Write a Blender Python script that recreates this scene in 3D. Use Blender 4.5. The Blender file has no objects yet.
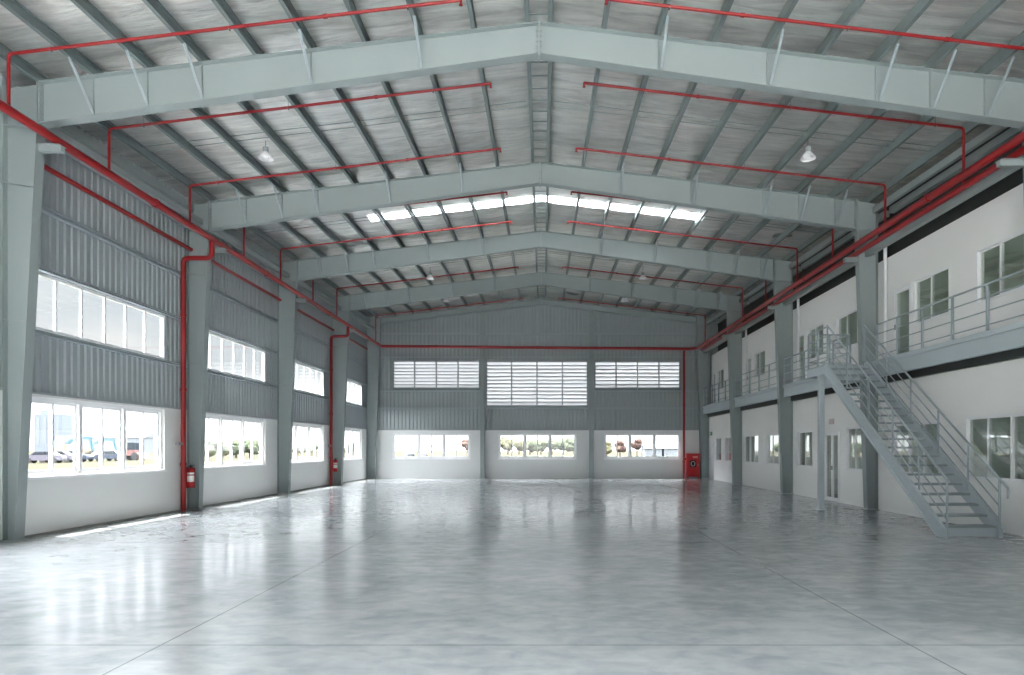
import bpy, bmesh, math, random
from mathutils import Vector, Matrix
random.seed(7)
sc = bpy.context.scene
COL = sc.collection
PI = math.pi

# ------------------------------------------------------------------ materials
def nt(name):
    m = bpy.data.materials.new(name); m.use_nodes = True
    t = m.node_tree; t.nodes.clear()
    out = t.nodes.new('ShaderNodeOutputMaterial')
    return m, t, out
def N(t, typ, **kw):
    n = t.nodes.new(typ)
    for k, v in kw.items(): setattr(n, k, v)
    return n
def S(n, **kw):
    for k, v in kw.items(): n.inputs[k.replace('_', ' ')].default_value = v
    return n
def srgb(r, g, b):
    f = lambda c: ((c/255)/12.92 if c/255 <= .04045 else ((c/255+.055)/1.055)**2.4)
    return (f(r), f(g), f(b), 1)
def pm(name, col, rough=.5, metal=0., var=.06, vscale=1.2, bump=0., bscale=30, stretch=(1,1,1), spec=.5):
    m, t, out = nt(name)
    b = N(t, 'ShaderNodeBsdfPrincipled')
    S(b, Roughness=rough, Metallic=metal); b.inputs['Specular IOR Level'].default_value = spec
    tc = N(t, 'ShaderNodeTexCoord')
    mp = N(t, 'ShaderNodeMapping'); mp.inputs['Scale'].default_value = stretch
    t.links.new(tc.outputs['Object'], mp.inputs['Vector'])
    no = N(t, 'ShaderNodeTexNoise'); S(no, Scale=vscale, Detail=4.)
    t.links.new(mp.outputs['Vector'], no.inputs['Vector'])
    mx = N(t, 'ShaderNodeMix', data_type='RGBA')
    mx.inputs['A'].default_value = tuple(c*(1-var) for c in col[:3])+(1,)
    mx.inputs['B'].default_value = tuple(min(1, c*(1+var)) for c in col[:3])+(1,)
    t.links.new(no.outputs['Fac'], mx.inputs['Factor'])
    t.links.new(mx.outputs['Result'], b.inputs['Base Color'])
    if bump:
        n2 = N(t, 'ShaderNodeTexNoise'); S(n2, Scale=bscale, Detail=3.)
        t.links.new(mp.outputs['Vector'], n2.inputs['Vector'])
        bp = N(t, 'ShaderNodeBump'); S(bp, Strength=bump, Distance=.02)
        t.links.new(n2.outputs['Fac'], bp.inputs['Height'])
        t.links.new(bp.outputs['Normal'], b.inputs['Normal'])
    t.links.new(b.outputs['BSDF'], out.inputs['Surface'])
    return m

M = {}
M['steel'] = pm('painted_steel', srgb(146,156,156), .5, 0, .05, .8)
M['stair'] = pm('blue_grey_stair_lightened', srgb(178,189,194), .5, 0, .05, .8)  # lighter than the frame steel to make up for weak light on the stair
M['steel_dark'] = pm('grey_painted_rail', srgb(160,171,176), .45, .1, .05, 2)
M['purlin'] = pm('galvanised_purlin', srgb(126,138,138), .45, .3, .10, 1.5, stretch=(1,.2,1))
M['clad'] = pm('grey_wall_cladding', srgb(158,166,170), .5, .1, .05, .5)
M['clad_back'] = pm('grey_end_cladding', srgb(158,166,168), .5, .1, .05, .5)
M['white'] = pm('white_plaster', srgb(226,227,226), .75, 0, .02, .7, .05, 60)
M['office'] = pm('white_office_plaster', srgb(243,243,242), .75, 0, .02, .7, .05, 60)
M['frame'] = pm('white_window_frame', srgb(240,241,243), .4, 0, .02)
M['greyframe'] = pm('grey_mullion', srgb(150,156,160), .4, .2, .03)
M['red'] = pm('red_painted_pipe', srgb(142,14,20), .38, 0, .08, 2)
M['red_box'] = pm('red_cabinet_paint', srgb(178,14,24), .35, 0, .05, 2)
M['black'] = pm('black_rubber', srgb(28,28,30), .6)
M['dark'] = pm('dark_void_shade', srgb(52,56,56), .8, 0, .1, .6)  # dark tone stands in for shade of the roof void; ledger beam shares it
M['chrome'] = pm('bright_metal', srgb(205,205,205), .25, .9)
M['paper'] = pm('white_label', srgb(235,235,230), .6)
M['lampwhite'] = pm('lamp_reflector', srgb(238,238,240), .35)
M['louvre'] = None
M['tread'] = pm('stair_tread_plate', srgb(146,157,160), .55, .1, .08, 6, .1, 80)
M['green_sign'] = pm('green_sign', srgb(60,150,100), .5)
M['pink_sign'] = pm('pale_sign', srgb(214,200,200), .5)
M['roomfloor'] = pm('office_floor', srgb(120,122,122), .5, 0, .05)
M['roomwall'] = pm('office_room_wall', srgb(206,212,204), .8, 0, .05)

def glass(name, tint, base=.04, gain=1.):
    m, t, out = nt(name)
    lw = N(t, 'ShaderNodeLayerWeight'); S(lw, Blend=.5)
    p = N(t, 'ShaderNodeMath', operation='POWER'); p.inputs[1].default_value = 5
    t.links.new(lw.outputs['Facing'], p.inputs[0])
    ma = N(t, 'ShaderNodeMath', operation='MULTIPLY_ADD', use_clamp=True)
    ma.inputs[1].default_value = (1-base)*gain; ma.inputs[2].default_value = base
    t.links.new(p.outputs[0], ma.inputs[0])
    tr = N(t, 'ShaderNodeBsdfTransparent'); tr.inputs['Color'].default_value = tint
    gl = N(t, 'ShaderNodeBsdfGlossy'); S(gl, Roughness=.01)
    gl.inputs['Color'].default_value = (1,1,1,1)
    mx = N(t, 'ShaderNodeMixShader')
    t.links.new(ma.outputs[0], mx.inputs['Fac'])
    t.links.new(tr.outputs[0], mx.inputs[1]); t.links.new(gl.outputs[0], mx.inputs[2])
    t.links.new(mx.outputs[0], out.inputs['Surface'])
    return m
M['glass'] = glass('clear_glass', (.97,.98,.98,1))
M['tinted'] = glass('tinted_office_glass', (.86,.89,.87,1), .10)

def transl(name, col, trans, rough=.5):
    m, t, out = nt(name)
    d = N(t, 'ShaderNodeBsdfDiffuse'); d.inputs['Color'].default_value = col
    tr = N(t, 'ShaderNodeBsdfTranslucent'); tr.inputs['Color'].default_value = col
    mx = N(t, 'ShaderNodeMixShader'); mx.inputs['Fac'].default_value = trans
    t.links.new(d.outputs[0], mx.inputs[1]); t.links.new(tr.outputs[0], mx.inputs[2])
    t.links.new(mx.outputs[0], out.inputs['Surface'])
    return m
M['skylight'] = transl('translucent_roof_sheet', (.9,.92,.93,1), .75)
M['louvre'] = transl('louvre_blade_white', (.62,.63,.64,1), .25)

def floor_mat():
    m, t, out = nt('power_trowelled_concrete')
    b = N(t, 'ShaderNodeBsdfPrincipled')
    tc = N(t, 'ShaderNodeTexCoord')
    def noise(scale, detail, st=(1,1,1), dist=0.):
        mp = N(t, 'ShaderNodeMapping'); mp.inputs['Scale'].default_value = st
        t.links.new(tc.outputs['Object'], mp.inputs['Vector'])
        n = N(t, 'ShaderNodeTexNoise'); S(n, Scale=scale, Detail=detail, Roughness=.6, Distortion=dist)
        t.links.new(mp.outputs['Vector'], n.inputs['Vector'])
        return n.outputs['Fac']
    n1 = noise(.55, 5, (1,1,1), .6); n2 = noise(1.7, 4, (1,1.3,1), .0); n3 = noise(5, 3, (1,1.2,1))
    def math_(op, a, bb, c=None, clamp=False):
        n = N(t, 'ShaderNodeMath', operation=op, use_clamp=clamp)
        for i, v in enumerate((a, bb, c)):
            if v is None: continue
            if isinstance(v, (int, float)): n.inputs[i].default_value = v
            else: t.links.new(v, n.inputs[i])
        return n.outputs[0]
    n4 = noise(3.4, 7, (1,1.5,1), .4)
    s = math_('ADD', math_('ADD', math_('MULTIPLY', n1, .40), math_('MULTIPLY', n2, .2)), math_('MULTIPLY', n4, .4))
    mr = N(t, 'ShaderNodeMapRange', interpolation_type='SMOOTHSTEP'); mr.inputs['From Min'].default_value = .34; mr.inputs['From Max'].default_value = .66
    t.links.new(s, mr.inputs['Value'])
    rmp = N(t, 'ShaderNodeMix', data_type='RGBA'); rmp.inputs['A'].default_value = srgb(142,148,153); rmp.inputs['B'].default_value = srgb(174,177,179)
    t.links.new(mr.outputs['Result'], rmp.inputs['Factor'])
    # saw-cut joints
    sep = N(t, 'ShaderNodeSeparateXYZ'); t.links.new(tc.outputs['Object'], sep.inputs[0])
    def joint(coord, off, period, w):
        a = math_('DIVIDE', math_('SUBTRACT', coord, off), period)
        f = math_('ABSOLUTE', math_('SUBTRACT', a, math_('ROUND', a, 0)), 0)
        return math_('LESS_THAN', math_('MULTIPLY', f, period), w)
        # joint pattern is centred on bays at x = +-3.05
    jx = math_('MULTIPLY', math_('MAXIMUM', joint(sep.outputs['X'], 2.99, 6.1, .008), joint(sep.outputs['Y'], 5.56, 6.08, .009)), .62)
    mx = N(t, 'ShaderNodeMix', data_type='RGBA'); mx.inputs['B'].default_value = srgb(88,93,96)
    t.links.new(jx, mx.inputs['Factor']); t.links.new(rmp.outputs['Result'], mx.inputs['A'])
    t.links.new(mx.outputs['Result'], b.inputs['Base Color'])
    r = math_('ADD', math_('MULTIPLY', n4, .22), .06)
    t.links.new(r, b.inputs['Roughness'])
    b.inputs['Specular IOR Level'].default_value = .6
    h = math_('ADD', math_('MULTIPLY', n2, .8), math_('MULTIPLY', n3, .3))
    bp = N(t, 'ShaderNodeBump'); S(bp, Strength=.19, Distance=.02)
    t.links.new(h, bp.inputs['Height']); t.links.new(bp.outputs['Normal'], b.inputs['Normal'])
    t.links.new(b.outputs['BSDF'], out.inputs['Surface'])
    return m
M['floor'] = floor_mat()

def foil_mat():
    m, t, out = nt('foil_faced_insulation')
    b = N(t, 'ShaderNodeBsdfPrincipled')
    S(b, Metallic=.78)
    tc = N(t, 'ShaderNodeTexCoord')
    mp = N(t, 'ShaderNodeMapping'); mp.inputs['Scale'].default_value = (.5, 3.2, 1)
    t.links.new(tc.outputs['Object'], mp.inputs['Vector'])
    n = N(t, 'ShaderNodeTexNoise'); S(n, Scale=1.6, Detail=6., Roughness=.62, Distortion=.8)
    t.links.new(mp.outputs['Vector'], n.inputs['Vector'])
    n2 = N(t, 'ShaderNodeTexNoise'); S(n2, Scale=.35, Detail=3.)
    t.links.new(tc.outputs['Object'], n2.inputs['Vector'])
    rmp = N(t, 'ShaderNodeValToRGB')
    e = rmp.color_ramp.elements
    e[0].position = .3; e[0].color = srgb(192,192,190); e[1].position = .68; e[1].color = srgb(250,250,247)
    t.links.new(n.outputs['Fac'], rmp.inputs['Fac'])
    t.links.new(rmp.outputs['Color'], b.inputs['Base Color'])
    ma = N(t, 'ShaderNodeMath', operation='MULTIPLY_ADD'); ma.inputs[1].default_value = .25; ma.inputs[2].default_value = .20
    t.links.new(n2.outputs['Fac'], ma.inputs[0]); t.links.new(ma.outputs[0], b.inputs['Roughness'])
    bp = N(t, 'ShaderNodeBump'); S(bp, Strength=.6, Distance=.06)
    t.links.new(n.outputs['Fac'], bp.inputs['Height']); t.links.new(bp.outputs['Normal'], b.inputs['Normal'])
    t.links.new(b.outputs['BSDF'], out.inputs['Surface'])
    return m
M['foil'] = foil_mat()

def ground_mat():
    m, t, out = nt('dry_grass_and_sand')
    b = N(t, 'ShaderNodeBsdfPrincipled'); S(b, Roughness=.9); b.inputs['Specular IOR Level'].default_value = 0
    tc = N(t, 'ShaderNodeTexCoord')
    n = N(t, 'ShaderNodeTexNoise'); S(n, Scale=.06, Detail=6.)
    t.links.new(tc.outputs['Object'], n.inputs['Vector'])
    rmp = N(t, 'ShaderNodeValToRGB'); e = rmp.color_ramp.elements
    e[0].position = .38; e[0].color = (.030,.030,.021,1); e[1].position = .62; e[1].color = (.035,.033,.026,1)
    t.links.new(n.outputs['Fac'], rmp.inputs['Fac']); t.links.new(rmp.outputs['Color'], b.inputs['Base Color'])
    t.links.new(b.outputs['BSDF'], out.inputs['Surface'])
    return m
M['ground'] = ground_mat()
M['teal'] = pm('teal_machine_paint', srgb(14,60,70), .45)
M['cream'] = pm('orange_cream_paint', srgb(96,80,66), .5)
M['carblue'] = pm('dark_blue_car_paint', srgb(44,50,62), .3)
M['carmauve'] = pm('mauve_grey_car_paint', srgb(74,72,80), .3)
M['carglass'] = pm('car_window', srgb(30,36,42), .1)
M['farblock'] = pm('pale_blue_grey_block', srgb(74,80,86), .8)
M['farshed'] = pm('pale_grey_shed', srgb(80,84,88), .8)
M['shedroof'] = pm('slate_blue_roof', srgb(56,64,76), .6)
M['rust'] = pm('rust_red_plant', srgb(84,54,52), .7)
M['leaf'] = pm('green_foliage', srgb(58,63,50), .9, 0, .25, 1.5, spec=.0)
M['leaf2'] = pm('olive_foliage', srgb(66,65,50), .9, 0, .25, 1.5, spec=.0)
M['leafbrown'] = pm('brown_foliage', srgb(66,54,50), .9, 0, .25, 1.5, spec=.0)
M['bark'] = pm('bark', srgb(74,60,48), .9)

# ------------------------------------------------------------------ mesh builder
class MB:
    def __init__(s): s.v = []; s.f = []
    def hexa(s, p):
        b = len(s.v); s.v += [tuple(q) for q in p]
        for f in ((0,3,2,1),(4,5,6,7),(0,1,5,4),(1,2,6,5),(2,3,7,6),(3,0,4,7)): s.f.append(tuple(b+i for i in f))
        return s
    def box(s, x0, x1, y0, y1, z0, z1):
        return s.hexa([(x0,y0,z0),(x1,y0,z0),(x1,y1,z0),(x0,y1,z0),(x0,y0,z1),(x1,y0,z1),(x1,y1,z1),(x0,y1,z1)])
    def mbox(s, P, u0, u1, v0, v1, z0, z1):
        return s.hexa([P(u0,v0,z0),P(u1,v0,z0),P(u1,v1,z0),P(u0,v1,z0),P(u0,v0,z1),P(u1,v0,z1),P(u1,v1,z1),P(u0,v1,z1)])
    def loft(s, A, B):
        b = len(s.v); n = len(A); s.v += [tuple(q) for q in A]+[tuple(q) for q in B]
        for i in range(n): s.f.append((b+i, b+(i+1) % n, b+n+(i+1) % n, b+n+i))
        s.f.append(tuple(b+i for i in reversed(range(n)))); s.f.append(tuple(b+n+i for i in range(n)))
        return s
    def bar(s, p, q, w, h, up=(0,0,1)):
        p = Vector(p); q = Vector(q); d = (q-p).normalized(); up = Vector(up)
        if abs(d.dot(up)) > .99: up = Vector((0,1,0))
        r = d.cross(up).normalized(); u = r.cross(d)
        A = [p+r*(a*w/2)+u*(c*h/2) for a, c in ((-1,-1),(1,-1),(1,1),(-1,1))]
        return s.loft(A, [a+(q-p) for a in A])
    def cyl(s, p, q, r0, r1=None, n=12):
        r1 = r0 if r1 is None else r1
        p = Vector(p); q = Vector(q); d = (q-p).normalized()
        a = Vector((0,0,1)) if abs(d.z) < .9 else Vector((1,0,0))
        u = d.cross(a).normalized(); w = d.cross(u)
        A = [p+(u*math.cos(t)+w*math.sin(t))*r0 for t in [2*PI*i/n for i in range(n)]]
        B = [q+(u*math.cos(t)+w*math.sin(t))*r1 for t in [2*PI*i/n for i in range(n)]]
        return s.loft(A, B)
    def tube(s, pts, r, n=10, bend=0.):
        pts = [Vector(p) for p in pts]
        if bend > 0:
            out = [pts[0]]
            for i in range(1, len(pts)-1):
                a, b, c = pts[i-1], pts[i], pts[i+1]
                d0 = (a-b); d1 = (c-b)
                k = min(bend, d0.length*.45, d1.length*.45)
                P0 = b+d0.normalized()*k; P1 = b+d1.normalized()*k
                for j in range(5):
                    t = j/4; out.append(P0*(1-t)**2+b*2*t*(1-t)+P1*t*t)
            out.append(pts[-1]); pts = out
        rings = []; u = None
        for i, p in enumerate(pts):
            if i == 0: d = pts[1]-p
            elif i == len(pts)-1: d = p-pts[i-1]
            else: d = (pts[i+1]-p).normalized()+(p-pts[i-1]).normalized()
            d.normalize()
            if u is None:
                a = Vector((0,0,1)) if abs(d.z) < .9 else Vector((1,0,0)); u = d.cross(a).normalized()
            else: u = (u-d*u.dot(d)).normalized()
            w = d.cross(u); k = 1.
            if 0 < i < len(pts)-1:
                c = (pts[i+1]-p).normalized().dot(d); k = 1/max(c, .5)
            rings.append([p+(u*math.cos(2*PI*j/n)+w*math.sin(2*PI*j/n))*r*(k if bend == 0 else 1) for j in range(n)])
        b = len(s.v)
        for R in rings: s.v += [tuple(q) for q in R]
        for i in range(len(rings)-1):
            for j in range(n):
                s.f.append((b+i*n+j, b+i*n+(j+1) % n, b+(i+1)*n+(j+1) % n, b+(i+1)*n+j))
        s.f.append(tuple(b+j for j in reversed(range(n)))); e = b+(len(rings)-1)*n
        s.f.append(tuple(e+j for j in range(n)))
        return s
    def lathe(s, prof, c, n=20):
        b = len(s.v)
        for r, z in prof:
            for j in range(n):
                a = 2*PI*j/n; s.v.append((c[0]+r*math.cos(a), c[1]+r*math.sin(a), c[2]+z))
        for i in range(len(prof)-1):
            for j in range(n): s.f.append((b+i*n+j, b+i*n+(j+1) % n, b+(i+1)*n+(j+1) % n, b+(i+1)*n+j))
        return s
    def build(s, name, mat, parent=None, loc=(0,0,0), smooth=False, recalc=True, bevel=0.):
        base = Vector(loc) if parent is None else parent['_w']
        base = Vector(base)
        me = bpy.data.meshes.new(name)
        me.from_pydata([tuple(Vector(p)-base) for p in s.v], [], s.f)
        if recalc:
            bm = bmesh.new(); bm.from_mesh(me); bmesh.ops.recalc_face_normals(bm, faces=bm.faces); bm.to_mesh(me); bm.free()
        me.materials.append(mat)
        if smooth:
            for p in me.polygons: p.use_smooth = True
            me.set_sharp_from_angle(angle=math.radians(38))
        o = bpy.data.objects.new(name, me); COL.objects.link(o)
        if parent is None: o.location = base
        else:
            o.parent = parent
            o.location = (0,0,0)
        o['_w'] = list(base)
        return o
def tag(o, label, cat, group=None, kind=None):
    o['label'] = label; o['category'] = cat
    if group: o['group'] = group
    if kind: o['kind'] = kind
    return o
def thing(name, label, cat, loc, group=None, kind=None):
    o = bpy.data.objects.new(name, None); COL.objects.link(o)
    o.location = loc; o.empty_display_size = .2; o['_w'] = list(loc)
    return tag(o, label, cat, group, kind)
def dup(root, loc, label, rotz=None):
    def cp(o, par):
        c = o.copy(); COL.objects.link(c)
        if par is not None: c.parent = par
        for ch in o.children: cp(ch, c)
        return c
    r = cp(root, None); r.location = loc; r['label'] = label; r['_w'] = list(loc)
    if rotz is not None: r.rotation_euler = (0,0,rotz)
    return r

# ------------------------------------------------------------------ the hall's measures
FY = [11.85, 17.93, 24.0, 30.1, 36.05]           # frame planes along the hall
FL = [-9.08, -8.99, -8.92, -8.87, -8.85]         # column feet (inner face), window side
KL = [-8.70, -8.74, -8.64, -8.52, -8.56]         # knees
FR = [8.60, 8.47, 8.39, 8.37, 8.33]
KR = [8.38, 8.22, 8.12, 8.10, 8.10]
WL = -9.30; WR = 8.75; WU = 8.95; YB = 36.30; YF = -2.0
RX = -.07; SL = .119; SY = .0225
def zr(y): return 8.96+SY*(y-11.85)
def zroof(x, y): return zr(y)-SL*abs(x-RX)
def Lm(u, v, z): return (WL-v, u, z)
def Bm(u, v, z): return (u, YB+v, z)
def Rm(u, v, z): return (WR+v, u, z)
def Um(u, v, z): return (WU+v, u, z)

# walls with openings -------------------------------------------------
def holed_wall(P, u0, u1, z0, z1, th, holes):
    us = sorted({u0, u1, *[h[0] for h in holes], *[h[1] for h in holes]}); us = [u for u in us if u0 <= u <= u1]
    zs = sorted({z0, z1, *[h[2] for h in holes], *[h[3] for h in holes]}); zs = [z for z in zs if z0 <= z <= z1]
    nu, nz = len(us)-1, len(zs)-1
    def solid(i, j):
        if not (0 <= i < nu and 0 <= j < nz): return False
        u = (us[i]+us[i+1])/2; z = (zs[j]+zs[j+1])/2
        return not any(h[0] < u < h[1] and h[2] < z < h[3] for h in holes)
    m = MB()
    def q(a, b, c, d):
        k = len(m.v); m.v += [a, b, c, d]; m.f.append((k, k+1, k+2, k+3))
    for i in range(nu):
        for j in range(nz):
            if not solid(i, j): continue
            a, b, c, d = us[i], us[i+1], zs[j], zs[j+1]
            q(P(a,0,c),P(b,0,c),P(b,0,d),P(a,0,d)); q(P(a,th,c),P(a,th,d),P(b,th,d),P(b,th,c))
            if not solid(i-1, j): q(P(a,0,c),P(a,0,d),P(a,th,d),P(a,th,c))
            if not solid(i+1, j): q(P(b,0,c),P(b,th,c),P(b,th,d),P(b,0,d))
            if not solid(i, j-1): q(P(a,0,c),P(a,th,c),P(b,th,c),P(b,0,c))
            if not solid(i, j+1): q(P(a,0,d),P(b,0,d),P(b,th,d),P(a,th,d))
    return m
def corrugated(P, u0, u1, z0, ztop, holes, pitch=.20, depth=.036):
    st = []
    u = u0
    while u < u1:
        for du, dv in ((0,0),(.085,0),(.10,depth),(.185,depth)):
            if u+du < u1: st.append((u+du, dv))
        u += pitch
    st.append((u1, 0))
    m = MB()
    extra = [h[0] for h in holes]+[h[1] for h in holes]
    for e in extra:
        for i in range(len(st)-1):
            if st[i][0] < e < st[i+1][0]:
                t = (e-st[i][0])/(st[i+1][0]-st[i][0]); st.insert(i+1, (e, st[i][1]*(1-t)+st[i+1][1]*t)); break
    for i in range(len(st)-1):
        (a, va), (b, vb) = st[i], st[i+1]; mid = (a+b)/2
        cuts = sorted((h[2], h[3]) for h in holes if h[0] < mid < h[1])
        segs = []; z = z0
        for c, d in cuts:
            if c > z+.001: segs.append((z, c, False))
            z = d
        segs.append((z, None, True))
        for c, d, top in segs:
            da = ztop(a) if top else d; db = ztop(b) if top else d
            k = len(m.v); m.v += [P(a,va,c),P(b,vb,c),P(b,vb,db),P(a,va,da)]; m.f.append((k,k+1,k+2,k+3))
    return m

# ------------------------------------------------------------------ floor, ground
f = MB().box(WL-.3, 14, YF, YB+.25, -.2, 0).build('floor', M['floor']); tag(f, 'polished grey concrete slab of the empty hall with saw-cut joints', 'floor', kind='structure')
g = MB().box(-420, 420, -300, 520, -.6, -.21).build('ground', M['ground']); tag(g, 'dry grass and sand ground outside beyond the windows', 'ground', kind='structure')
ap = MB().box(-14, 16, -30, YF-.02, -.21, -.02).build('pavement', pm('concrete_apron', srgb(190,190,186), .8)); tag(ap, 'pale concrete apron outside the open end of the hall', 'pavement', kind='structure')

# ------------------------------------------------------------------ window wall
BAY = 6.08
WLOW = [(12.30+BAY*k, 16.80+BAY*k, 1.08, 2.56) for k in range(4)]
WUP = [(12.30+BAY*k, 16.80+BAY*k, 3.79, 4.86) for k in range(4)]
for k in (-1, -2): WLOW.append((12.30+BAY*k, 16.80+BAY*k, 1.08, 2.56)); WUP.append((12.30+BAY*k, 16.80+BAY*k, 3.79, 4.86))
ww = holed_wall(Lm, YF, YB+.2, 0, 2.6, .2, [h if h[3] < 2.6 else h for h in WLOW]).build('wall_left', M['white']); tag(ww, 'white plastered lower wall with wide sliding windows under grey cladding', 'wall', kind='structure')
WUPu = [(a-.02, b+.02, c-.02, d+.02) for a, b, c, d in WUP]
cl = corrugated(lambda u,v,z: Lm(u, v+.06, z), YF, YB+.1, 2.6, lambda u: zroof(-9.36, u)+.214, WUPu).build('cladding', M['clad'], ww)
tr = MB().box(WL-.1, WL+.004, YF, YB-.05, 2.6, 2.64).build('cladding_flashing', M['clad'], ww)
kb = MB().box(WL+.001, WL+.02, YF, YB, .0, .035).build('baseboard_left', pm('grey_kerb', srgb(140,140,136), .8)); tag(kb, 'grey cement skirting along the foot of the window wall', 'skirting', kind='structure')

# window units --------------------------------------------------------
def sliding_window(n, P, u0, u1, z0, z1, units, label, cat='window', gmat='glass', sill=True, per=2, handle=True, fmat='frame', t=.07, s=.046, o=0.):
    loc = P((u0+u1)/2, .1, z0)
    w = thing('window_%d' % n, label, cat, loc, kind='structure')
    fr = MB(); P_ = P; P = lambda u, v, z: P_(u, v+o, z)
    fr.mbox(P, u0+.002, u1-.002, .06, .16, z1-t, z1-.002).mbox(P, u0+.002, u1-.002, .06, .16, z0+.002, z0+t)
    fr.mbox(P, u0+.002, u0+t, .06, .16, z0+t, z1-t).mbox(P, u1-t, u1-.002, .06, .16, z0+t, z1-t)
    fr.build('window_frame', M[fmat], w)
    du = (u1-u0-2*t)/units
    for i in range(1, units):
        MB().mbox(P, u0+t+du*i-.04, u0+t+du*i+.04, .055, .165, z0+t, z1-t).build('mullion', M[fmat], w)
    for i in range(units):
        a = u0+t+du*i+(.04 if i else 0); b = u0+t+du*(i+1)-(.04 if i < units-1 else 0)
        pw = (b-a)/per
        for k in range(per):
            c = a+pw*k-(.015 if k else 0); d = a+pw*(k+1)+(.015 if k < per-1 else 0)
            v = .075 if k % 2 == 0 else .115
            sm = MB()
            sm.mbox(P, c, d, v, v+.035, z0+t, z0+t+s).mbox(P, c, d, v, v+.035, z1-t-s, z1-t)
            sm.mbox(P, c, c+s, v, v+.035, z0+t+s, z1-t-s).mbox(P, d-s, d, v, v+.035, z0+t+s, z1-t-s)
            so = sm.build('sash', M[fmat], w)
            MB().mbox(P, c+s, d-s, v+.014, v+.020, z0+t+s, z1-t-s).build('pane', M[gmat], so)
            if handle and k == 0:
                MB().mbox(P, d-s+.008, d-.008, v-.018, v-.001, (z0+z1)/2-.07, (z0+z1)/2+.05).build('latch', M['greyframe'], so)
    if sill:
        MB().mbox(P, u0-.03, u1+.03, -.04, -.001, z0-.05, z0+.0).build('sill', M['frame'], w)
    return w
def fixed_window(n, P, u0, u1, z0, z1, panes, label):
    w = thing('window_%d' % n, label, 'window', P((u0+u1)/2, .1, z0), kind='structure')
    fr = MB(); t = .05
    fr.mbox(P, u0, u1, -.0, .085, z1-t, z1).mbox(P, u0, u1, -.0, .085, z0, z0+t)
    fr.mbox(P, u0, u0+t, -.0, .085, z0+t, z1-t).mbox(P, u1-t, u1, -.0, .085, z0+t, z1-t)
    fr.build('window_frame', M['frame'], w)
    du = (u1-u0-2*t)/panes
    for i in range(panes):
        a = u0+t+du*i
        if i: MB().mbox(P, a-.022, a+.022, .02, .06, z0+t, z1-t).build('mullion', M['frame'], w)
        MB().mbox(P, a+(.022 if i else 0), a+du-(.022 if i < panes-1 else 0), .05, .056, z0+t, z1-t).build('pane', M['glass'], w)
    return w
ORD = ['first', 'second', 'third', 'fourth']
wn = 1
for k in range(4):
    a, b, c, d = WLOW[k]
    lab = ['low white sliding window looking out on a teal excavator and a pale block', 'low white sliding window between the two columns beyond the first fire riser',
           'low white sliding window just before the far fire riser and its extinguisher', 'low white sliding window tucked in the corner by the louvred end wall'][k]
    sliding_window(wn, Lm, a, b, c, d, 3, lab); wn += 1
for k in range(4):
    a, b, c, d = WUP[k]
    lab = ['high strip window of six fixed panes over the excavator view', 'high strip window in grey cladding between the first riser and third column',
           'high strip window in grey cladding just before the far fire riser', 'high strip window in grey cladding at the end wall corner'][k]
    fixed_window(wn, Lm, a, b, c, d, 6, lab); wn += 1

# girts along the window wall
def c_section(P0, P1, web, fl, t=.012, flip=1, vertical=True):
    """C profile running from P0 to P1, web vertical, flanges toward flip*X (or Y)."""
    P0 = Vector(P0); P1 = Vector(P1); d = (P1-P0).normalized()
    side = Vector((0,0,1)).cross(d).normalized()*flip
    up = Vector((0,0,1))
    prof = [(0,0),(fl,0),(fl,.02),(fl-t,.02),(fl-t,t),(t,t),(t,web-t),(fl-t,web-t),(fl-t,web-.02),(fl,web-.02),(fl,web),(0,web)]
    A = [P0+side*a+up*b for a, b in prof]
    return MB().loft(A, [a+(P1-P0) for a in A])
for z, lab in ((3.70,'below'),(4.89,'above'),(6.0,'high over'),(7.35,'topmost over')):
    for k in range(4):
        y0 = FY[k]+.14; y1 = FY[k+1]-.14
        bay = ['excavator window bay', 'second bay of the window wall', 'third bay of the window wall', 'corner bay by the louvred wall'][k]
        o = c_section((WL-.03,y0,z),(WL-.03,y1,z), .07 if z < 5 else .11, .09, flip=-1).build('wall_girt', M['steel_dark'], None, (WL,y0,z))
        tag(o, 'grey girt %s the strip window, %s' % (lab, bay), 'girt', 'girts of the window wall', 'thing')
for k in range(4):
    o = MB().box(-9.28,-9.10,FY[k]+.13,FY[k+1]-.13,7.62,7.84)
    o = MB().loft([(-9.26,FY[k]+.13,zroof(-9.2,FY[k])-.24),(-9.1,FY[k]+.13,zroof(-9.2,FY[k])-.24),(-9.1,FY[k]+.13,zroof(-9.2,FY[k])-.04),(-9.26,FY[k]+.13,zroof(-9.2,FY[k])-.04)],
                  [(-9.26,FY[k+1]-.13,zroof(-9.2,FY[k+1])-.24),(-9.1,FY[k+1]-.13,zroof(-9.2,FY[k+1])-.24),(-9.1,FY[k+1]-.13,zroof(-9.2,FY[k+1])-.04),(-9.26,FY[k+1]-.13,zroof(-9.2,FY[k+1])-.04)]).build('eave_strut', M['steel'], None, (-9.2,FY[k],7.7))
    tag(o, 'grey eave strut under the roof edge, %s of the window wall' % ['bay of the excavator window','second bay','third bay','corner bay'][k], 'eave strut', 'eave struts of the window wall', 'thing')

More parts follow.
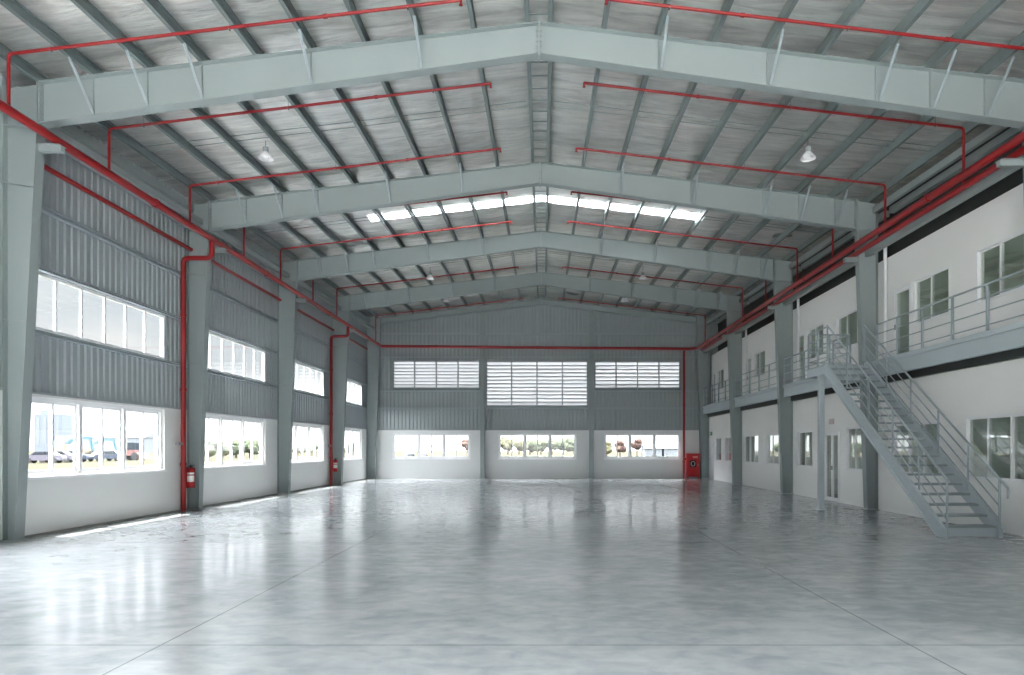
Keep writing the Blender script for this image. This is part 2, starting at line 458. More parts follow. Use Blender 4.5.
for k in range(4):
    for x0, x1, nm in ((8.60,8.70,'inner'),(9.02,9.16,'outer')):
        ya, yb = FY[k]+.13, FY[k+1]-.13
        if k == 0: ya = 9.0 if x0 > 8.9 else ya
        q = lambda x, y, d: (x, y, zroof(8.9, y)+d)
        o = MB().loft([q(x0,ya,-.30),q(x1,ya,-.30),q(x1,ya,-.14),q(x0,ya,-.14)],[q(x0,yb,-.30),q(x1,yb,-.30),q(x1,yb,-.14),q(x0,yb,-.14)]).build('eave_strut', M['steel'], None, (x0, ya, 7.6))
        tag(o, '%s grey eave strut over the offices, %s' % (nm, ['stair bay','landing bay','third bay','last bay'][k]), 'eave strut', 'eave struts of the office side', 'thing')
for k in range(4):
    ya, yb = FY[k]+.13, FY[k+1]-.13
    q = lambda x, y, d: (x, y, zroof(-8.9, y)+d)
    o = MB().loft([q(-8.98,ya,-.62),q(-8.86,ya,-.62),q(-8.86,ya,-.48),q(-8.98,ya,-.48)],[q(-8.98,yb,-.62),q(-8.86,yb,-.62),q(-8.86,yb,-.48),q(-8.98,yb,-.48)]).build('tie_strut', M['steel'], None, (-8.9, ya, 7.4))
    tag(o, 'pale tie strut below the eave, %s' % ['excavator window bay', 'second bay of the window wall', 'third bay of the window wall', 'corner bay by the louvred wall'][k], 'strut', 'tie struts of the window wall', 'thing')
# ------------------------------------------------------------------ steel frames
def column(side, k):
    y = FY[k]; sgn = -1 if side == 'L' else 1
    xf, xk = (FL[k], KL[k]) if sgn < 0 else (FR[k], KR[k])
    xo = (WL+.006) if sgn < 0 else (WR-.006)
    if sgn > 0: pass
    ztop = zroof(xk, y)-.02; ztopo = zroof(xo, y)-.02
    zk = kneez(k)
    names = ['first', 'second', 'third', 'fourth', 'corner']
    where = 'window wall' if sgn < 0 else 'office wall'
    ex = {('L',0):'cut by the picture edge', ('L',1):'beside the riser with an extinguisher', ('L',2):'between two window bays', ('L',3):'behind the far riser and extinguisher', ('L',4):'meeting the louvred end wall',
          ('R',1):'standing behind the stair', ('R',2):'past the stair landing', ('R',3):'with office windows both sides', ('R',4):'next to the red hose cabinet', ('R',0):'with a pipe bracket at the picture edge'}[(side,k)]
    c = thing('steel_column', '%s tapered grey column of the %s, %s' % (names[k], where, ex), 'column', ((xf+xo)/2, y, 0), 'steel columns of the portal frames', 'thing')
    t = .012; w = .11
    def xin(z): return xf+(xk-xf)*min(z/zk, 1)
    s = -sgn   # direction towards the hall
    # web
    MB().loft([(xo+s*t,y-.006,.02),(xin(.02)-s*t,y-.006,.02),(xk-s*t,y-.006,zk),(xk-s*t,y-.006,ztop),(xo+s*t,y-.006,ztopo)],
              [(xo+s*t,y+.006,.02),(xin(.02)-s*t,y+.006,.02),(xk-s*t,y+.006,zk),(xk-s*t,y+.006,ztop),(xo+s*t,y+.006,ztopo)]).build('web', M['steel'], c)
    MB().loft([(xf,y-w,.02),(xk,y-w,zk),(xk,y-w,ztop),(xk-s*t*1.4,y-w,ztop),(xk-s*t*1.4,y-w,zk),(xf-s*t*1.4,y-w,.02)],
              [(xf,y+w,.02),(xk,y+w,zk),(xk,y+w,ztop),(xk-s*t*1.4,y+w,ztop),(xk-s*t*1.4,y+w,zk),(xf-s*t*1.4,y+w,.02)]).build('inner_flange', M['steel'], c)
    MB().box(min(xo,xo+s*t),max(xo,xo+s*t),y-w,y+w,.02,ztopo).build('outer_flange', M['steel'], c)
    a = xf+s*.05
    MB().box(min(xo,a),max(xo,a),y-w-.04,y+w+.04,0,.02).build('base_plate', M['steel'], c)
    zs = zk-.02
    b0, b1 = sorted((xo+s*t, xk-s*t*1.4))
    MB().box(b0,b1,y-w+.01,y+w-.01,zs-.012,zs).build('stiffener', M['steel'], c)
    for z in (2.35, 4.7):
        b0, b1 = sorted((xo+s*t, xin(z)-s*t*1.6))
    if sgn < 0 and k < 4:
        for z in (3.80, 6.12):
            MB().bar((WL+.12, y-.30, z), (xin(z)-.015, y-w-.001, z-.02), .045, .012).build('fly_brace', M['steel'], c)
    # pipe bracket
    zb = (6.95 if sgn < 0 else 6.70)-.1
    b0, b1 = sorted((xin(zb)+s*.002, (-8.33 if sgn < 0 else 7.9)))
    if k < 4 and abs(b1-b0) > .1:
        MB().box(b0,b1,y-.05,y+.05,zb-.11,zb).box(b0,b1,y-.09,y+.09,zb-.012,zb).build('pipe_bracket', M['steel'], c)
    return c
def kneez(k): return [7.2, 7.33, 7.50, 7.66, 8.05][k]
for k in range(5):
    column('L', k); column('R', k)

def rafter(side, k):
    y = FY[k]; sgn = -1 if side == 'L' else 1
    xk = (KL[k]+.02) if sgn < 0 else (KR[k]-.02)
    zk = kneez(k)+.0; d0 = .56 if k < 4 else .30
    zt0 = zr(y)-.012; zb0 = zr(y)-d0
    xk0 = xk; ztk = zroof(xk, y)-.012
    if k == 4: zk = zroof(xk, y)-.32
    where = 'window side' if sgn < 0 else 'office side'
    lab = ['first deep grey rafter overhead, %s', 'second grey rafter overhead, %s', 'third grey rafter past the skylights, %s', 'fourth grey rafter before the end wall, %s', 'slim grey rake beam on the louvred end wall, %s'][k] % where
    r = thing('roof_rafter', lab, 'rafter', ((xk+RX)/2, y, zk), 'rafters of the portal frames', 'thing')
    t = .012; w = .11; x0 = RX+sgn*.022
    MB().loft([(x0,y-.006,zb0+t),(x0,y-.006,zt0-t),(xk,y-.006,ztk-t),(xk,y-.006,zk+t)],[(x0,y+.006,zb0+t),(x0,y+.006,zt0-t),(xk,y+.006,ztk-t),(xk,y+.006,zk+t)]).build('web', M['steel'], r)
    for nm, a, b, a2, b2 in (('top_flange', zt0-t, zt0, ztk-t, ztk), ('bottom_flange', zb0, zb0+t*1.3, zk, zk+t*1.3)):
        MB().loft([(x0,y-w,a),(x0,y+w,a),(x0,y+w,b),(x0,y-w,b)],[(xk,y-w,a2),(xk,y+w,a2),(xk,y+w,b2),(xk,y-w,b2)]).build(nm, M['steel'], r)
    # end plates
    if k < 4:
        e = MB(); a, b = sorted((xk, xk-sgn*.02)); e.box(a,b,y-w,y+w,zk-.04,ztk)
        for i in range(7):
            for yy in (-.07,.07):
                z = zk+.06+(ztk-zk-.12)*i/6; e.cyl((xk-sgn*.02,y+yy,z),(xk-sgn*.045,y+yy,z),.014,n=6)
        e.build('end_plate', M['steel'], r)
        e = MB(); a, b = sorted((RX+sgn*.002, RX+sgn*.021)); e.box(a,b,y-w,y+w,zb0-.03,zt0)
        for i in range(6):
            for yy in (-.07,.07):
                z = zb0+.05+(zt0-zb0-.1)*i/5; p, q = sorted((RX+sgn*.021, RX+sgn*.045)); e.cyl((p,y+yy,z),(q,y+yy,z),.014,n=6)
        e.build('ridge_plate', M['steel'], r)
        def zbot(x): return zb0+(zk-zb0)*(x-x0)/(xk-x0)
        # web stiffeners and fly braces
        xs = [p for p in PX if (p-RX)*sgn > 0]
        idx = [2, 4, 6, 7, 8] if True else []
        xs = sorted(xs, key=lambda p: abs(p-RX))
        for i in idx:
            if i >= len(xs): continue
            x = xs[i]
            if abs(x) > abs(xk)-.3: continue
            MB().box(x-.004,x+.004,y-.055,y-.0065,zbot(x)+.018,zroof(x,y)-.028).build('web_stiffener', M['steel'], r)
            MB().bar((x+.04,y-.70,zroof(x,y)-SY*.7-.035),(x+.04,y-.10,zbot(x)+.035),.045,.012,(1,0,0)).bar((x+.04,y-.70,zroof(x,y)-SY*.7-.035),(x+.04,y-.1,zbot(x)+.035),.012,.045,(1,0,0)).build('fly_brace', M['steel_dark'], r)
            MB().bar((x+.04,y+.55,zroof(x,y)+SY*.55-.035),(x+.04,y+.10,zbot(x)+.035),.045,.012,(1,0,0)).build('fly_brace', M['steel_dark'], r)
    return r
PX = [RX-.2, RX+.2]+[RX-1.13-.94*i for i in range(9)]+[RX+1.13+.94*i for i in range(9)]
for k in range(5):
    rafter('L', k); rafter('R', k)

# purlins ---------------------------------------------------------------
PH = .188
def purlin(x, label):
    ya, yb = YF, YB-.02
    fl = .07; t = .006
    prof = [(0,0),(fl,0),(fl,.02),(fl-t,.02),(fl-t,t),(t,t),(t,PH-t),(fl-t,PH-t),(fl-t,PH-.02),(fl,PH-.02),(fl,PH),(0,PH)]
    A = [(x-.035+a, ya, zroof(x, ya)+.003+b) for a, b in prof]; B = [(x-.035+a, yb, zroof(x, yb)+.003+b) for a, b in prof]
    o = MB().loft(A, B).build('purlin', M['purlin'], None, (x, ya, zroof(x, ya)))
    tag(o, label, 'purlin', 'purlins under the roof', 'thing')
PN = ['first','second','third','fourth','fifth','sixth','seventh','eighth','ninth']
purlin(RX-.2, 'ridge purlin on the window side of the roof peak')
purlin(RX+.2, 'ridge purlin on the office side of the roof peak')
for i in range(9):
    purlin(RX-1.13-.94*i, '%s roof purlin down from the ridge pair towards the window wall' % PN[i])
    purlin(RX+1.13+.94*i, '%s roof purlin down from the ridge pair towards the office wall' % PN[i])
o = MB().box(8.86,9.0,YF,YB-.05,7.70,7.9)
# ridge strap between the ridge purlins
o = MB()
for i in range(76):
    y = YF+.6+i*.5
    if any(abs(y-q) < .2 for q in FY): continue
    o.box(RX-.16,RX+.16,y-.02,y+.02,zr(y)+.02,zr(y)+.03)
o = o.build('ridge_strap', M['purlin'], None, (RX, YF, 8.7)); tag(o, 'row of small straps tying the two ridge purlins together', 'strap', kind='thing')
# bridging rods
for k in range(4):
    ym = (FY[k]+FY[k+1])/2
    for sgn, nm in ((-1,'window'),(1,'office')):
        m = MB()
        for dy in (-.12,.12):
            xa = RX+sgn*.3; xb = -8.7 if sgn < 0 else 8.5
            m.cyl((xa,ym+dy,zroof(xa,ym)+.12),(xb,ym+dy,zroof(xb,ym)+.12),.009,n=6)
        o = m.build('bridging_rod', M['purlin'], None, ((xa+xb)/2, ym, 8.3))
        tag(o, 'paired thin bridging rods through the purlins, %s slope, %s bay' % (nm, ['first','second','third','last'][k]), 'rod', 'bridging rods under the roof', 'thing')

# roof --------------------------------------------------------------------
SKY = (20.95, 21.5, RX-5.33, RX+5.07)
def roof_mesh():
    xs = []
    allp = sorted(PX+[-10.9, -9.6, 9.6, 10.8, 12.0, 13.3, RX, SKY[2], SKY[3]])  # overhang past the window wall added to keep sun off the high windows
    for a, b in zip(allp, allp[1:]):
        n = 4 if b-a > .5 else 2
        if a >= 9.6 or a < -9.5: n = 1
        xs += [a+(b-a)*i/n for i in range(n)]
    xs.append(allp[-1])
    ys = []; y = YF
    brk = [SKY[0], SKY[1]]
    while y < YB+.2: ys.append(y); y += .24
    ys.append(YB+.2); ys = sorted([q for q in ys if all(abs(q-b) > .1 for b in brk)]+brk)
    rnd = random.Random(3)
    wave = {q: .028*math.sin(q*2*PI/1.9+math.sin(q*.7)*1.3)+rnd.uniform(-.008,.008) for q in ys}
    def sag(x):
        p = sorted(PX)
        for a, b in zip(p, p[1:]):
            if a <= x <= b:
                t = (x-a)/(b-a); return .035*4*t*(1-t) if b-a > .5 else 0
        return 0
    m = MB(); nx = len(xs)
    for q in ys:
        for x in xs:
            s = sag(x); m.v.append((x, q, zroof(x, q)+.21-s*.8+(wave[q]*min(1, s/.03) if s > 0 else 0)))
    for j in range(len(ys)-1):
        for i in range(nx-1):
            xm = (xs[i]+xs[i+1])/2; ym = (ys[j]+ys[j+1])/2
            if SKY[0] < ym < SKY[1] and SKY[2] < xm < SKY[3]: continue
            a = j*nx+i; m.f.append((a, a+1, a+nx+1, a+nx))
    return m
ce = roof_mesh().build('ceiling', M['foil'], None, (0,0,0), smooth=True, recalc=False); tag(ce, 'silver foil insulation stretched over the purlins under the pitched roof', 'ceiling', kind='structure')
for nm, xa, xb, lab in (('window_%d' % wn, SKY[2], RX, 'bright translucent skylight strip in the roof slope on the window side'), ('window_%d' % (wn+1), RX, SKY[3], 'bright translucent skylight strip in the roof slope on the office side')):
    m = MB(); y0, y1 = SKY[0]-.05, SKY[1]+.05
    m.hexa([(xa,y0,zroof(xa,y0)+.23),(xb,y0,zroof(xb,y0)+.23),(xb,y1,zroof(xb,y1)+.23),(xa,y1,zroof(xa,y1)+.23),
            (xa,y0,zroof(xa,y0)+.234),(xb,y0,zroof(xb,y0)+.234),(xb,y1,zroof(xb,y1)+.234),(xa,y1,zroof(xa,y1)+.234)])
    o = m.build(nm, M['skylight'], None, ((xa+xb)/2, 21.3, 8.9)); tag(o, lab, 'skylight', kind='structure')
wn += 2

# ------------------------------------------------------------------ end wall
BW = [(-8.0,-3.88,1.06,2.41), (-2.37,1.77,1.06,2.41), (3.25,7.30,1.06,2.41)]
LV = [(-7.98,-3.36,4.80,6.31), (-3.02,2.38,3.86,6.30), (2.74,7.30,4.80,6.29)]
wb = holed_wall(Bm, WL-.2, WR+.2, 0, 2.57, .2, BW).build('wall_back', M['white']); tag(wb, 'white lower end wall with three windows below grey louvred cladding', 'wall', kind='structure')
cb = corrugated(lambda u,v,z: Bm(u, v+.06, z), WL-.1, 13.3, 2.57, lambda u: zroof(u, YB)+.214, LV).build('cladding', M['clad_back'], wb)
MB().box(WL+.02, WR-.02, YB-.03, YB+.08, 2.57, 2.61).build('cladding_flashing', M['clad'], wb)
for i, (a, b, c, d) in enumerate(BW):
    sliding_window(wn, Bm, a, b, c, d, 3, ['end wall window with parked cars outside, under the first louvre bank', 'middle end wall window looking onto a green tree row', 'end wall window beside the red hose cabinet and riser'][i]); wn += 1
def louvre(i):
    a, b, c, d = LV[i]
    lab = ['white louvre bank of four panels next to the window wall', 'tall middle white louvre bank between the wind columns', 'white louvre bank of four panels by the red riser'][i]
    l = thing('louvre_vent', lab, 'louvre', ((a+b)/2, YB, c), 'louvre banks of the end wall', 'thing')
    fr = MB()
    fr.mbox(Bm, a, b, -.02, .10, c, c+.05).mbox(Bm, a, b, -.02, .10, d-.05, d).mbox(Bm, a, a+.05, -.02, .10, c+.05, d-.05).mbox(Bm, b-.05, b, -.02, .10, c+.05, d-.05)
    fr.build('louvre_frame', M['greyframe'], l)
    n = round((d-c)/.2)
    bl = MB(); p = (d-c-.1)/n
    for j in range(n):
        z = c+.05+p*j
        bl.loft([(a+.05,YB+.03,z+p*.98),(a+.05,YB+.034,z+p*.98),(a+.05,YB+.134,z+p*.02),(a+.05,YB+.13,z+p*.02)],
                [(b-.05,YB+.03,z+p*.98),(b-.05,YB+.034,z+p*.98),(b-.05,YB+.134,z+p*.02),(b-.05,YB+.13,z+p*.02)])
    bl.build('louvre_slat', M['louvre'], l)
    lp = MB()  # grey strips stand in for the dark gaps between slats
    for j in range(n):
        z = c+.05+p*j
        lp.box(a+.05, b-.05, YB+.022, YB+.028, z+p*.72, z+p*.99)
    lp.build('slat_gap_shade', M['greyframe'], l)
    for j in range(1, 4):
        x = a+(b-a)*j/4
        MB().mbox(Bm, x-.035, x+.035, -.03, .025, c-.12, d).build('mullion', M['greyframe'], l)
    MB().mbox(Bm, a, b, -.03, .04, c-.10, c-.002).build('sill_trim', M['purlin'], l)
for i in range(3): louvre(i)
# wind columns
for xc, lab in ((-3.20, 'grey wind column on the end wall between the first two louvre banks'), (2.56, 'grey wind column on the end wall between the tall louvres and red riser')):
    c = thing('wind_column', lab, 'column', (xc, YB-.16, 0), 'wind columns of the end wall', 'thing')
    zt = zroof(xc, YB)-.36; y0, y1 = YB-.30, YB-.035
    MB().box(xc-.11,xc+.11,y0,y0+.014,.015,zt).build('inner_flange', M['steel'], c)
    MB().box(xc-.006,xc+.006,y0+.014,y1-.012,.015,zt).build('web', M['steel'], c)
    MB().box(xc-.11,xc+.11,y1-.012,y1,.015,zt).build('outer_flange', M['steel'], c)
    MB().box(xc-.15,xc+.15,y0-.03,y1,0,.014).build('base_plate', M['steel'], c)
# end wall girts
segs = [(-8.75,-3.33), (-3.07,2.43), (2.69,8.2)]
for i, (a, b) in enumerate(segs):
    lst = [(7.67,'high girt above the red pipe'), (6.42,'girt over the louvres'), (4.62,'girt under the louvres'), (3.70,'low girt on the ribbed cladding')]
    if i == 1: lst = [lst[0], lst[1], (3.70,'girt under the tall louvres')]
    for z, lab in lst:
        o = c_section((a,YB+.03,z),(b,YB+.03,z), .08, .09, flip=-1).build('wall_girt', M['steel_dark'], None, ((a+b)/2, YB, z))
        tag(o, '%s, %s of the end wall' % (lab, ['bay next to the window wall','middle bay','bay next to the offices'][i]), 'girt', 'girts of the end wall', 'thing')

wf = holed_wall(lambda u,v,z: (u, YF-v, z), WL-.2, 13.3, 0, 7.4, .2, [(-4.4,4.4,0,4.8)]).build('wall_front', M['white']); tag(wf, 'unseen white wall added behind the viewer, its open doorway letting in daylight', 'wall', kind='structure')  # wall and doorway added out of view to set daylight from behind
cf = corrugated(lambda u,v,z: (u, YF-v, z), WL-.1, 13.3, 7.41, lambda u: zroof(u, YF)+.2, []).build('cladding', M['clad'], wf)
# ------------------------------------------------------------------ pipes
def clampring(y, x, z, axis, r):
    m = MB(); d = {'x':(.04,0,0),'y':(0,.04,0),'z':(0,0,.04)}[axis]
    return m.cyl((x-d[0],y-d[1],z-d[2]),(x+d[0],y+d[1],z+d[2]), r+.014, n=12)
ZL, ZRp = 6.95, 6.81; XPL, XPR = -8.45, 8.02
mp_ = thing('main_pipe', 'thick red fire main running along the window wall and across the end wall', 'pipe', (XPL, 6, ZL), 'red fire mains', 'thing')
MB().tube([(XPL,YF+.3,ZL),(XPL,35.72,ZL),(7.70,35.72,ZRp),(XPR,35.4,ZRp),(XPR,YF+.3,ZRp)], .075, 14, .18).build('pipe_run', M['red'], mp_, smooth=True)
for y in (4, 8.0, 14.9, 20.9, 27, 33): clampring(y, XPL, ZL, 'y', .078).build('coupling', M['red'], mp_, smooth=True)
for y in (4, 8.0, 14.2, 20.9, 27, 33): clampring(y, XPR, ZRp, 'y', .078).build('coupling', M['red'], mp_, smooth=True)
for x in (-5.6,-.3,5.0): clampring(35.72, x, ZL+(ZRp-ZL)*(x-XPL)/(XPR-XPL), 'x', .078).build('coupling', M['red'], mp_, smooth=True)
o = MB().tube([(8.19,YF+.3,6.69),(8.19,35.2,6.69)], .065, 12).build('main_pipe', M['red'], None, (8.19, 6, 6.69), smooth=True); tag(o, 'second red pipe just below the fire main along the office wall', 'pipe', 'red fire mains', 'thing')
o = MB().tube([(-9.235,FY[0]+.13,6.82),(-9.235,35.8,6.82)], .05, 12).build('wall_pipe', M['red'], None, (-9.235, 6, 6.82), smooth=True); tag(o, 'red pipe hugging the cladding behind the columns of the window wall', 'pipe', kind='thing')
o = MB()
for k in range(4):
    y0, y1 = FY[k]+.02, FY[k+1]-.02
    if k == 0: y0 = YF+.2
    o = MB().box(8.44,8.56,y0+.0,y1,6.62,6.82)
    y0s = y0
    o = o.build('tie_beam', M['steel'], None, (8.5, (y0+y1)/2, 6.7)); tag(o, 'grey tie beam under the red pipes over the %s office balcony bay' % ['stair side','landing side','third','last'][k], 'beam', 'tie beams over the balcony', 'thing')
# riser pipes
def riser(y, lab):
    r = thing('riser_pipe', lab, 'pipe', (-9.18, y, 0), 'red fire risers', 'thing')
    MB().tube([(-9.18,y,0),(-9.18,y,6.46),(XPL,y,6.46),(XPL,y,ZL-.07)], .062, 12, .14).build('pipe_run', M['red'], r, smooth=True)
    for z in (1.2, 3.1, 5.0): clampring(y, -9.18, z, 'z', .064).build('coupling', M['red'], r, smooth=True)
    MB().cyl((-9.18,y-.06,1.72),(-9.18,y-.22,1.72),.03).cyl((-9.18,y-.22,1.72),(-9.18,y-.30,1.72),.045).build('hose_valve', M['greyframe'], r, smooth=True)
    MB().box(-9.28,-9.19,y-.03,y+.03,3.08,3.12).build('wall_clip', M['steel'], r)
    return r
riser(17.43, 'red fire riser on the window wall before the second column')
riser(29.6, 'far red fire riser on the window wall before the fourth column')
r = thing('riser_pipe', 'red riser on the end wall above the hose cabinet side', 'pipe', (7.42, 35.72, 0), 'red fire risers', 'thing')
MB().tube([(7.42,35.95,0),(7.42,35.95,6.82),(7.42,35.8,6.82)], .062, 12, .1).build('pipe_run', M['red'], r, smooth=True)
for z in (3.9, .9): clampring(35.95, 7.42, z, 'z', .064).build('coupling', M['red'], r, smooth=True)
MB().cyl((7.42,35.9,1.05),(7.42,35.75,1.05),.05).cyl((7.42,35.75,1.05),(7.42,35.70,1.05),.07).build('hose_valve', M['red'], r, smooth=True)
# sprinkler branches
BY = [10.8, 13.3, 16.35, 19.3, 22.0, 25.1, 28.0, 34.5]
BW_ = ['ahead of the first rafter', 'just past the first rafter', 'just ahead of the second rafter', 'just past the second rafter', 'just ahead of the third rafter', 'just past the third rafter', 'just ahead of the fourth rafter', 'in front of the louvred end wall']
for i, y in enumerate(BY):
    for sgn, nm in ((-1,'window'),(1,'office')):
        xe = -1.02 if sgn < 0 else .80; xo = XPL if sgn < 0 else 8.19
        if i == 0: xe = -1.3 if sgn < 0 else 1.0
        zt = (ZL+.079) if sgn < 0 else (6.69+.068)
        xm = xo
        P = lambda x: (x, y, zroof(x, y)-(.10 if i == 0 else .17))
        b = thing('sprinkler_pipe', 'thin red sprinkler branch under the %s slope, %s' % (nm, BW_[i]), 'pipe', (xm, y, zt), 'red sprinkler branches', 'thing')
        MB().tube([P(xe), P(xo), (xo, y, zt)], .026, 10, .07).build('pipe_run', M['red'], b, smooth=True)
        p = P(xe)
        MB().cyl((xe,y,p[2]+.005),(xe,y,p[2]-.075),.02,.016).cyl((xe,y,p[2]-.075),(xe,y,p[2]-.082),.03).build('sprinkler_head', M['red'], b, smooth=True)
        for f_ in (.3, .75):
            x = xe+(xo-xe)*f_; q = P(x); q2 = P(x+.05)
            MB().cyl(P(x-.03), P(x+.03), .036, n=10).build('coupling', M['red'], b, smooth=True)
        for px in [v for v in PX if (v-RX)*sgn > 1.5][::3]:
            q = P(px); MB().cyl((px,y,q[2]-.03),(px,y,zroof(px,y)+.002),.006,n=6).box(px-.012,px+.012,y-.034,y+.034,q[2]-.034,q[2]-.028).build('hanger', M['chrome'], b)

# ------------------------------------------------------------------ fire equipment
def extinguisher(loc, lab):
    x, y, z = loc
    e = thing('fire_extinguisher', lab, 'fire extinguisher', loc, 'wall hung fire extinguishers', 'thing')
    MB().lathe([(0,0),(.075,.0),(.085,.015),(.085,.40),(.07,.45),(.03,.48),(.03,.51),(0,.51)], loc, 20).build('cylinder_body', M['red_box'], e, smooth=True)
    MB().lathe([(.0862,.14),(.0862,.30)], loc, 20).lathe([(.0864,.33),(.0864,.38)], loc, 20).build('label_band', M['paper'], e, smooth=True)
    MB().box(x-.05,x+.05,y-.012,y+.012,z+.51,z+.535).box(x-.02,x+.10,y-.01,y+.01,z+.56,z+.575).cyl((x,y,z+.5),(x,y,z+.565),.018).build('valve_handle', M['black'], e, smooth=True)
    MB().tube([(x-.03,y-.02,z+.53),(x-.11,y-.03,z+.50),(x-.115,y-.03,z+.2),(x-.10,y-.03,z+.12)], .011, 8, .04).build('hose', M['black'], e, smooth=True)
    MB().box(x-.15,x-.088,y-.05,y+.10,z-.02,z+.5).box(x-.088,x+.06,y+.086,y+.10,z-.02,z+.5).build('mounting_box', M['red_box'], e)
    return e
e1 = extinguisher((-9.13, 17.70, .60), 'red fire extinguisher on the first column past the excavator window')
dup(e1, (-9.08, 29.87, .60), 'red fire extinguisher on the far riser near the end wall corner')
h = thing('hose_cabinet', 'red fire hose cabinet on short legs in the corner by the offices', 'hose cabinet', (7.9, 36.0, 0), None, 'thing')
MB().box(7.56,8.24,35.86,36.1,.12,1.34).build('cabinet_body', M['red_box'], h)
dr = MB().box(7.60,8.20,35.835,35.858,.16,1.30).build('door', M['red_box'], h)
MB().box(7.72,8.02,35.828,35.834,.62,.98).build('glass_panel', M['carglass'], dr)
MB().lathe([(.02,0),(.12,0),(.12,.02),(.02,.02)], (0,0,0), 20)
hr = MB()
for i in range(20):
    a = 2*PI*i/20; b_ = 2*PI*(i+1)/20
    hr.cyl((7.87+.10*math.cos(a),35.824,.80+.12*math.sin(a)),(7.87+.10*math.cos(b_),35.824,.80+.12*math.sin(b_)),.014,n=6)
hr.build('hose_emblem', M['paper'], dr)
MB().box(7.86,8.12,35.829,35.834,1.10,1.20).build('notice_strip', pm('faded_print', srgb(214,160,150), .6), dr)
MB().box(8.12,8.15,35.81,35.834,.70,.80).build('handle', M['chrome'], dr)
for x in (7.6, 8.2): MB().box(x-.03,x+.03,35.88,36.08,0,.118).build('leg', M['red_box'], h)

# high bay lamps
def lamp(x, y, zb, lab):
    zt = zroof(x, y)
    l = thing('high_bay_lamp', lab, 'lamp', (x, y, zb), 'high bay lamps', 'thing')
    MB().lathe([(.16,0),(.158,.015),(.12,.07),(.07,.13),(.05,.15),(.05,.155)], (x,y,zb), 24).build('lamp_shade', M['lampwhite'], l, smooth=True)
    MB().lathe([(0,.10),(.05,.09),(.075,.04),(.06,.0),(0,-.02)], (x,y,zb), 20).build('bulb', M['bulb'], l, smooth=True)
    MB().lathe([(.055,.15),(.06,.17),(.06,.25),(.02,.27),(0,.27)], (x,y,zb), 16).build('ballast_housing', M['greyframe'], l, smooth=True)
    MB().cyl((x,y,zb+.26),(x,y,zt+.0),.007,n=6).build('suspension_rod', M['black'], l)
    return l
M['bulb'] = pm('white_bulb_glass', srgb(240,240,242), .3)
lamp(-6.05, 14.9, 7.92, 'high bay lamp under the window slope past the first rafter')
lamp(5.78, 14.9, 7.92, 'white dome high bay lamp under the office slope past the first rafter')
lamp(-4.46, 27.0, 8.3, 'small high bay lamp under the window slope before the fourth rafter')
lamp(3.95, 27.0, 8.3, 'small high bay lamp under the office slope before the fourth rafter')
lamp(-4.68, 33.0, 8.7, 'farthest high bay lamp under the window slope by the end wall'.replace('farthest', 'last'))
lamp(3.94, 33.0, 8.7, 'last high bay lamp under the office slope by the end wall')

# ------------------------------------------------------------------ office block
LOWW = [(11.4,14.15,.97,2.26,4,'wide dark office window beside the foot of the stair'),
        (15.05,17.0,.97,2.22,3,'ground floor office window seen through the stair treads'),
        (18.55,19.7,.97,2.22,2,'ground floor office window between stair column and glass door'),
        (22.15,23.45,.97,2.20,2,'ground floor office window past the landing post'),
        (25.3,26.75,.97,2.18,2,'two pane ground floor window reflecting daylight past the third column'),
        (27.7,29.6,.97,2.18,3,'three pane ground floor window reflecting daylight before the fourth column'),
        (31.7,32.75,.97,2.16,2,'ground floor window just past the fourth office column'),
        (33.5,34.6,.97,2.16,2,'last ground floor window before the corner door')]
DLOW = [(20.15,21.2,.0,2.12), (35.0,36.0,.0,2.12)]
UPW = [(11.3,14.1,4.57,5.68,4,'wide upper office window above the stair foot'),
       (15.02,16.5,4.56,5.65,2,'upper office window next to the door by the stair top'),
       (19.4,20.85,4.55,5.60,2,'upper office window behind the stair landing'),
       (21.75,23.15,4.55,5.64,2,'upper office window just past the landing railing'),
       (25.1,26.6,4.55,5.62,2,'upper office window just past the third column'),
       (27.5,29.0,4.55,5.62,2,'upper office window mid balcony before the fourth column'),
       (31.4,32.6,4.55,5.60,2,'upper office window behind the fourth office column'),
       (33.8,35.2,4.55,5.60,2,'last upper office window near the end wall')]
DUP = [(16.58,17.42,3.66,5.64), (23.3,24.1,3.66,5.62), (29.25,29.95,3.66,5.6), (35.4,35.95,3.66,5.6)]
wr = holed_wall(Rm, YF, YB, 0, 3.25, .16, [w[:4] for w in LOWW]+DLOW).build('wall_right', M['office']); tag(wr, 'white ground floor office wall with dark windows under the balcony', 'wall', kind='structure')
wu = holed_wall(Um, YF, YB, 3.66, 6.55, .16, [w[:4] for w in UPW]+DUP).build('wall_upper', M['office']); tag(wu, 'white upper office wall behind the balcony railing', 'wall', kind='structure')
for a, b, c, d, n, lab in LOWW:
    sliding_window(wn, Rm, a, b, c, d, 1, lab, gmat='tinted', sill=False, per=n, handle=False, t=.035, s=.032, o=-.07); wn += 1
for a, b, c, d, n, lab in UPW:
    sliding_window(wn, Um, a, b, c, d, 1, lab, gmat='tinted', sill=False, per=n, handle=False, t=.035, s=.032, o=-.07); wn += 1
dn = 1
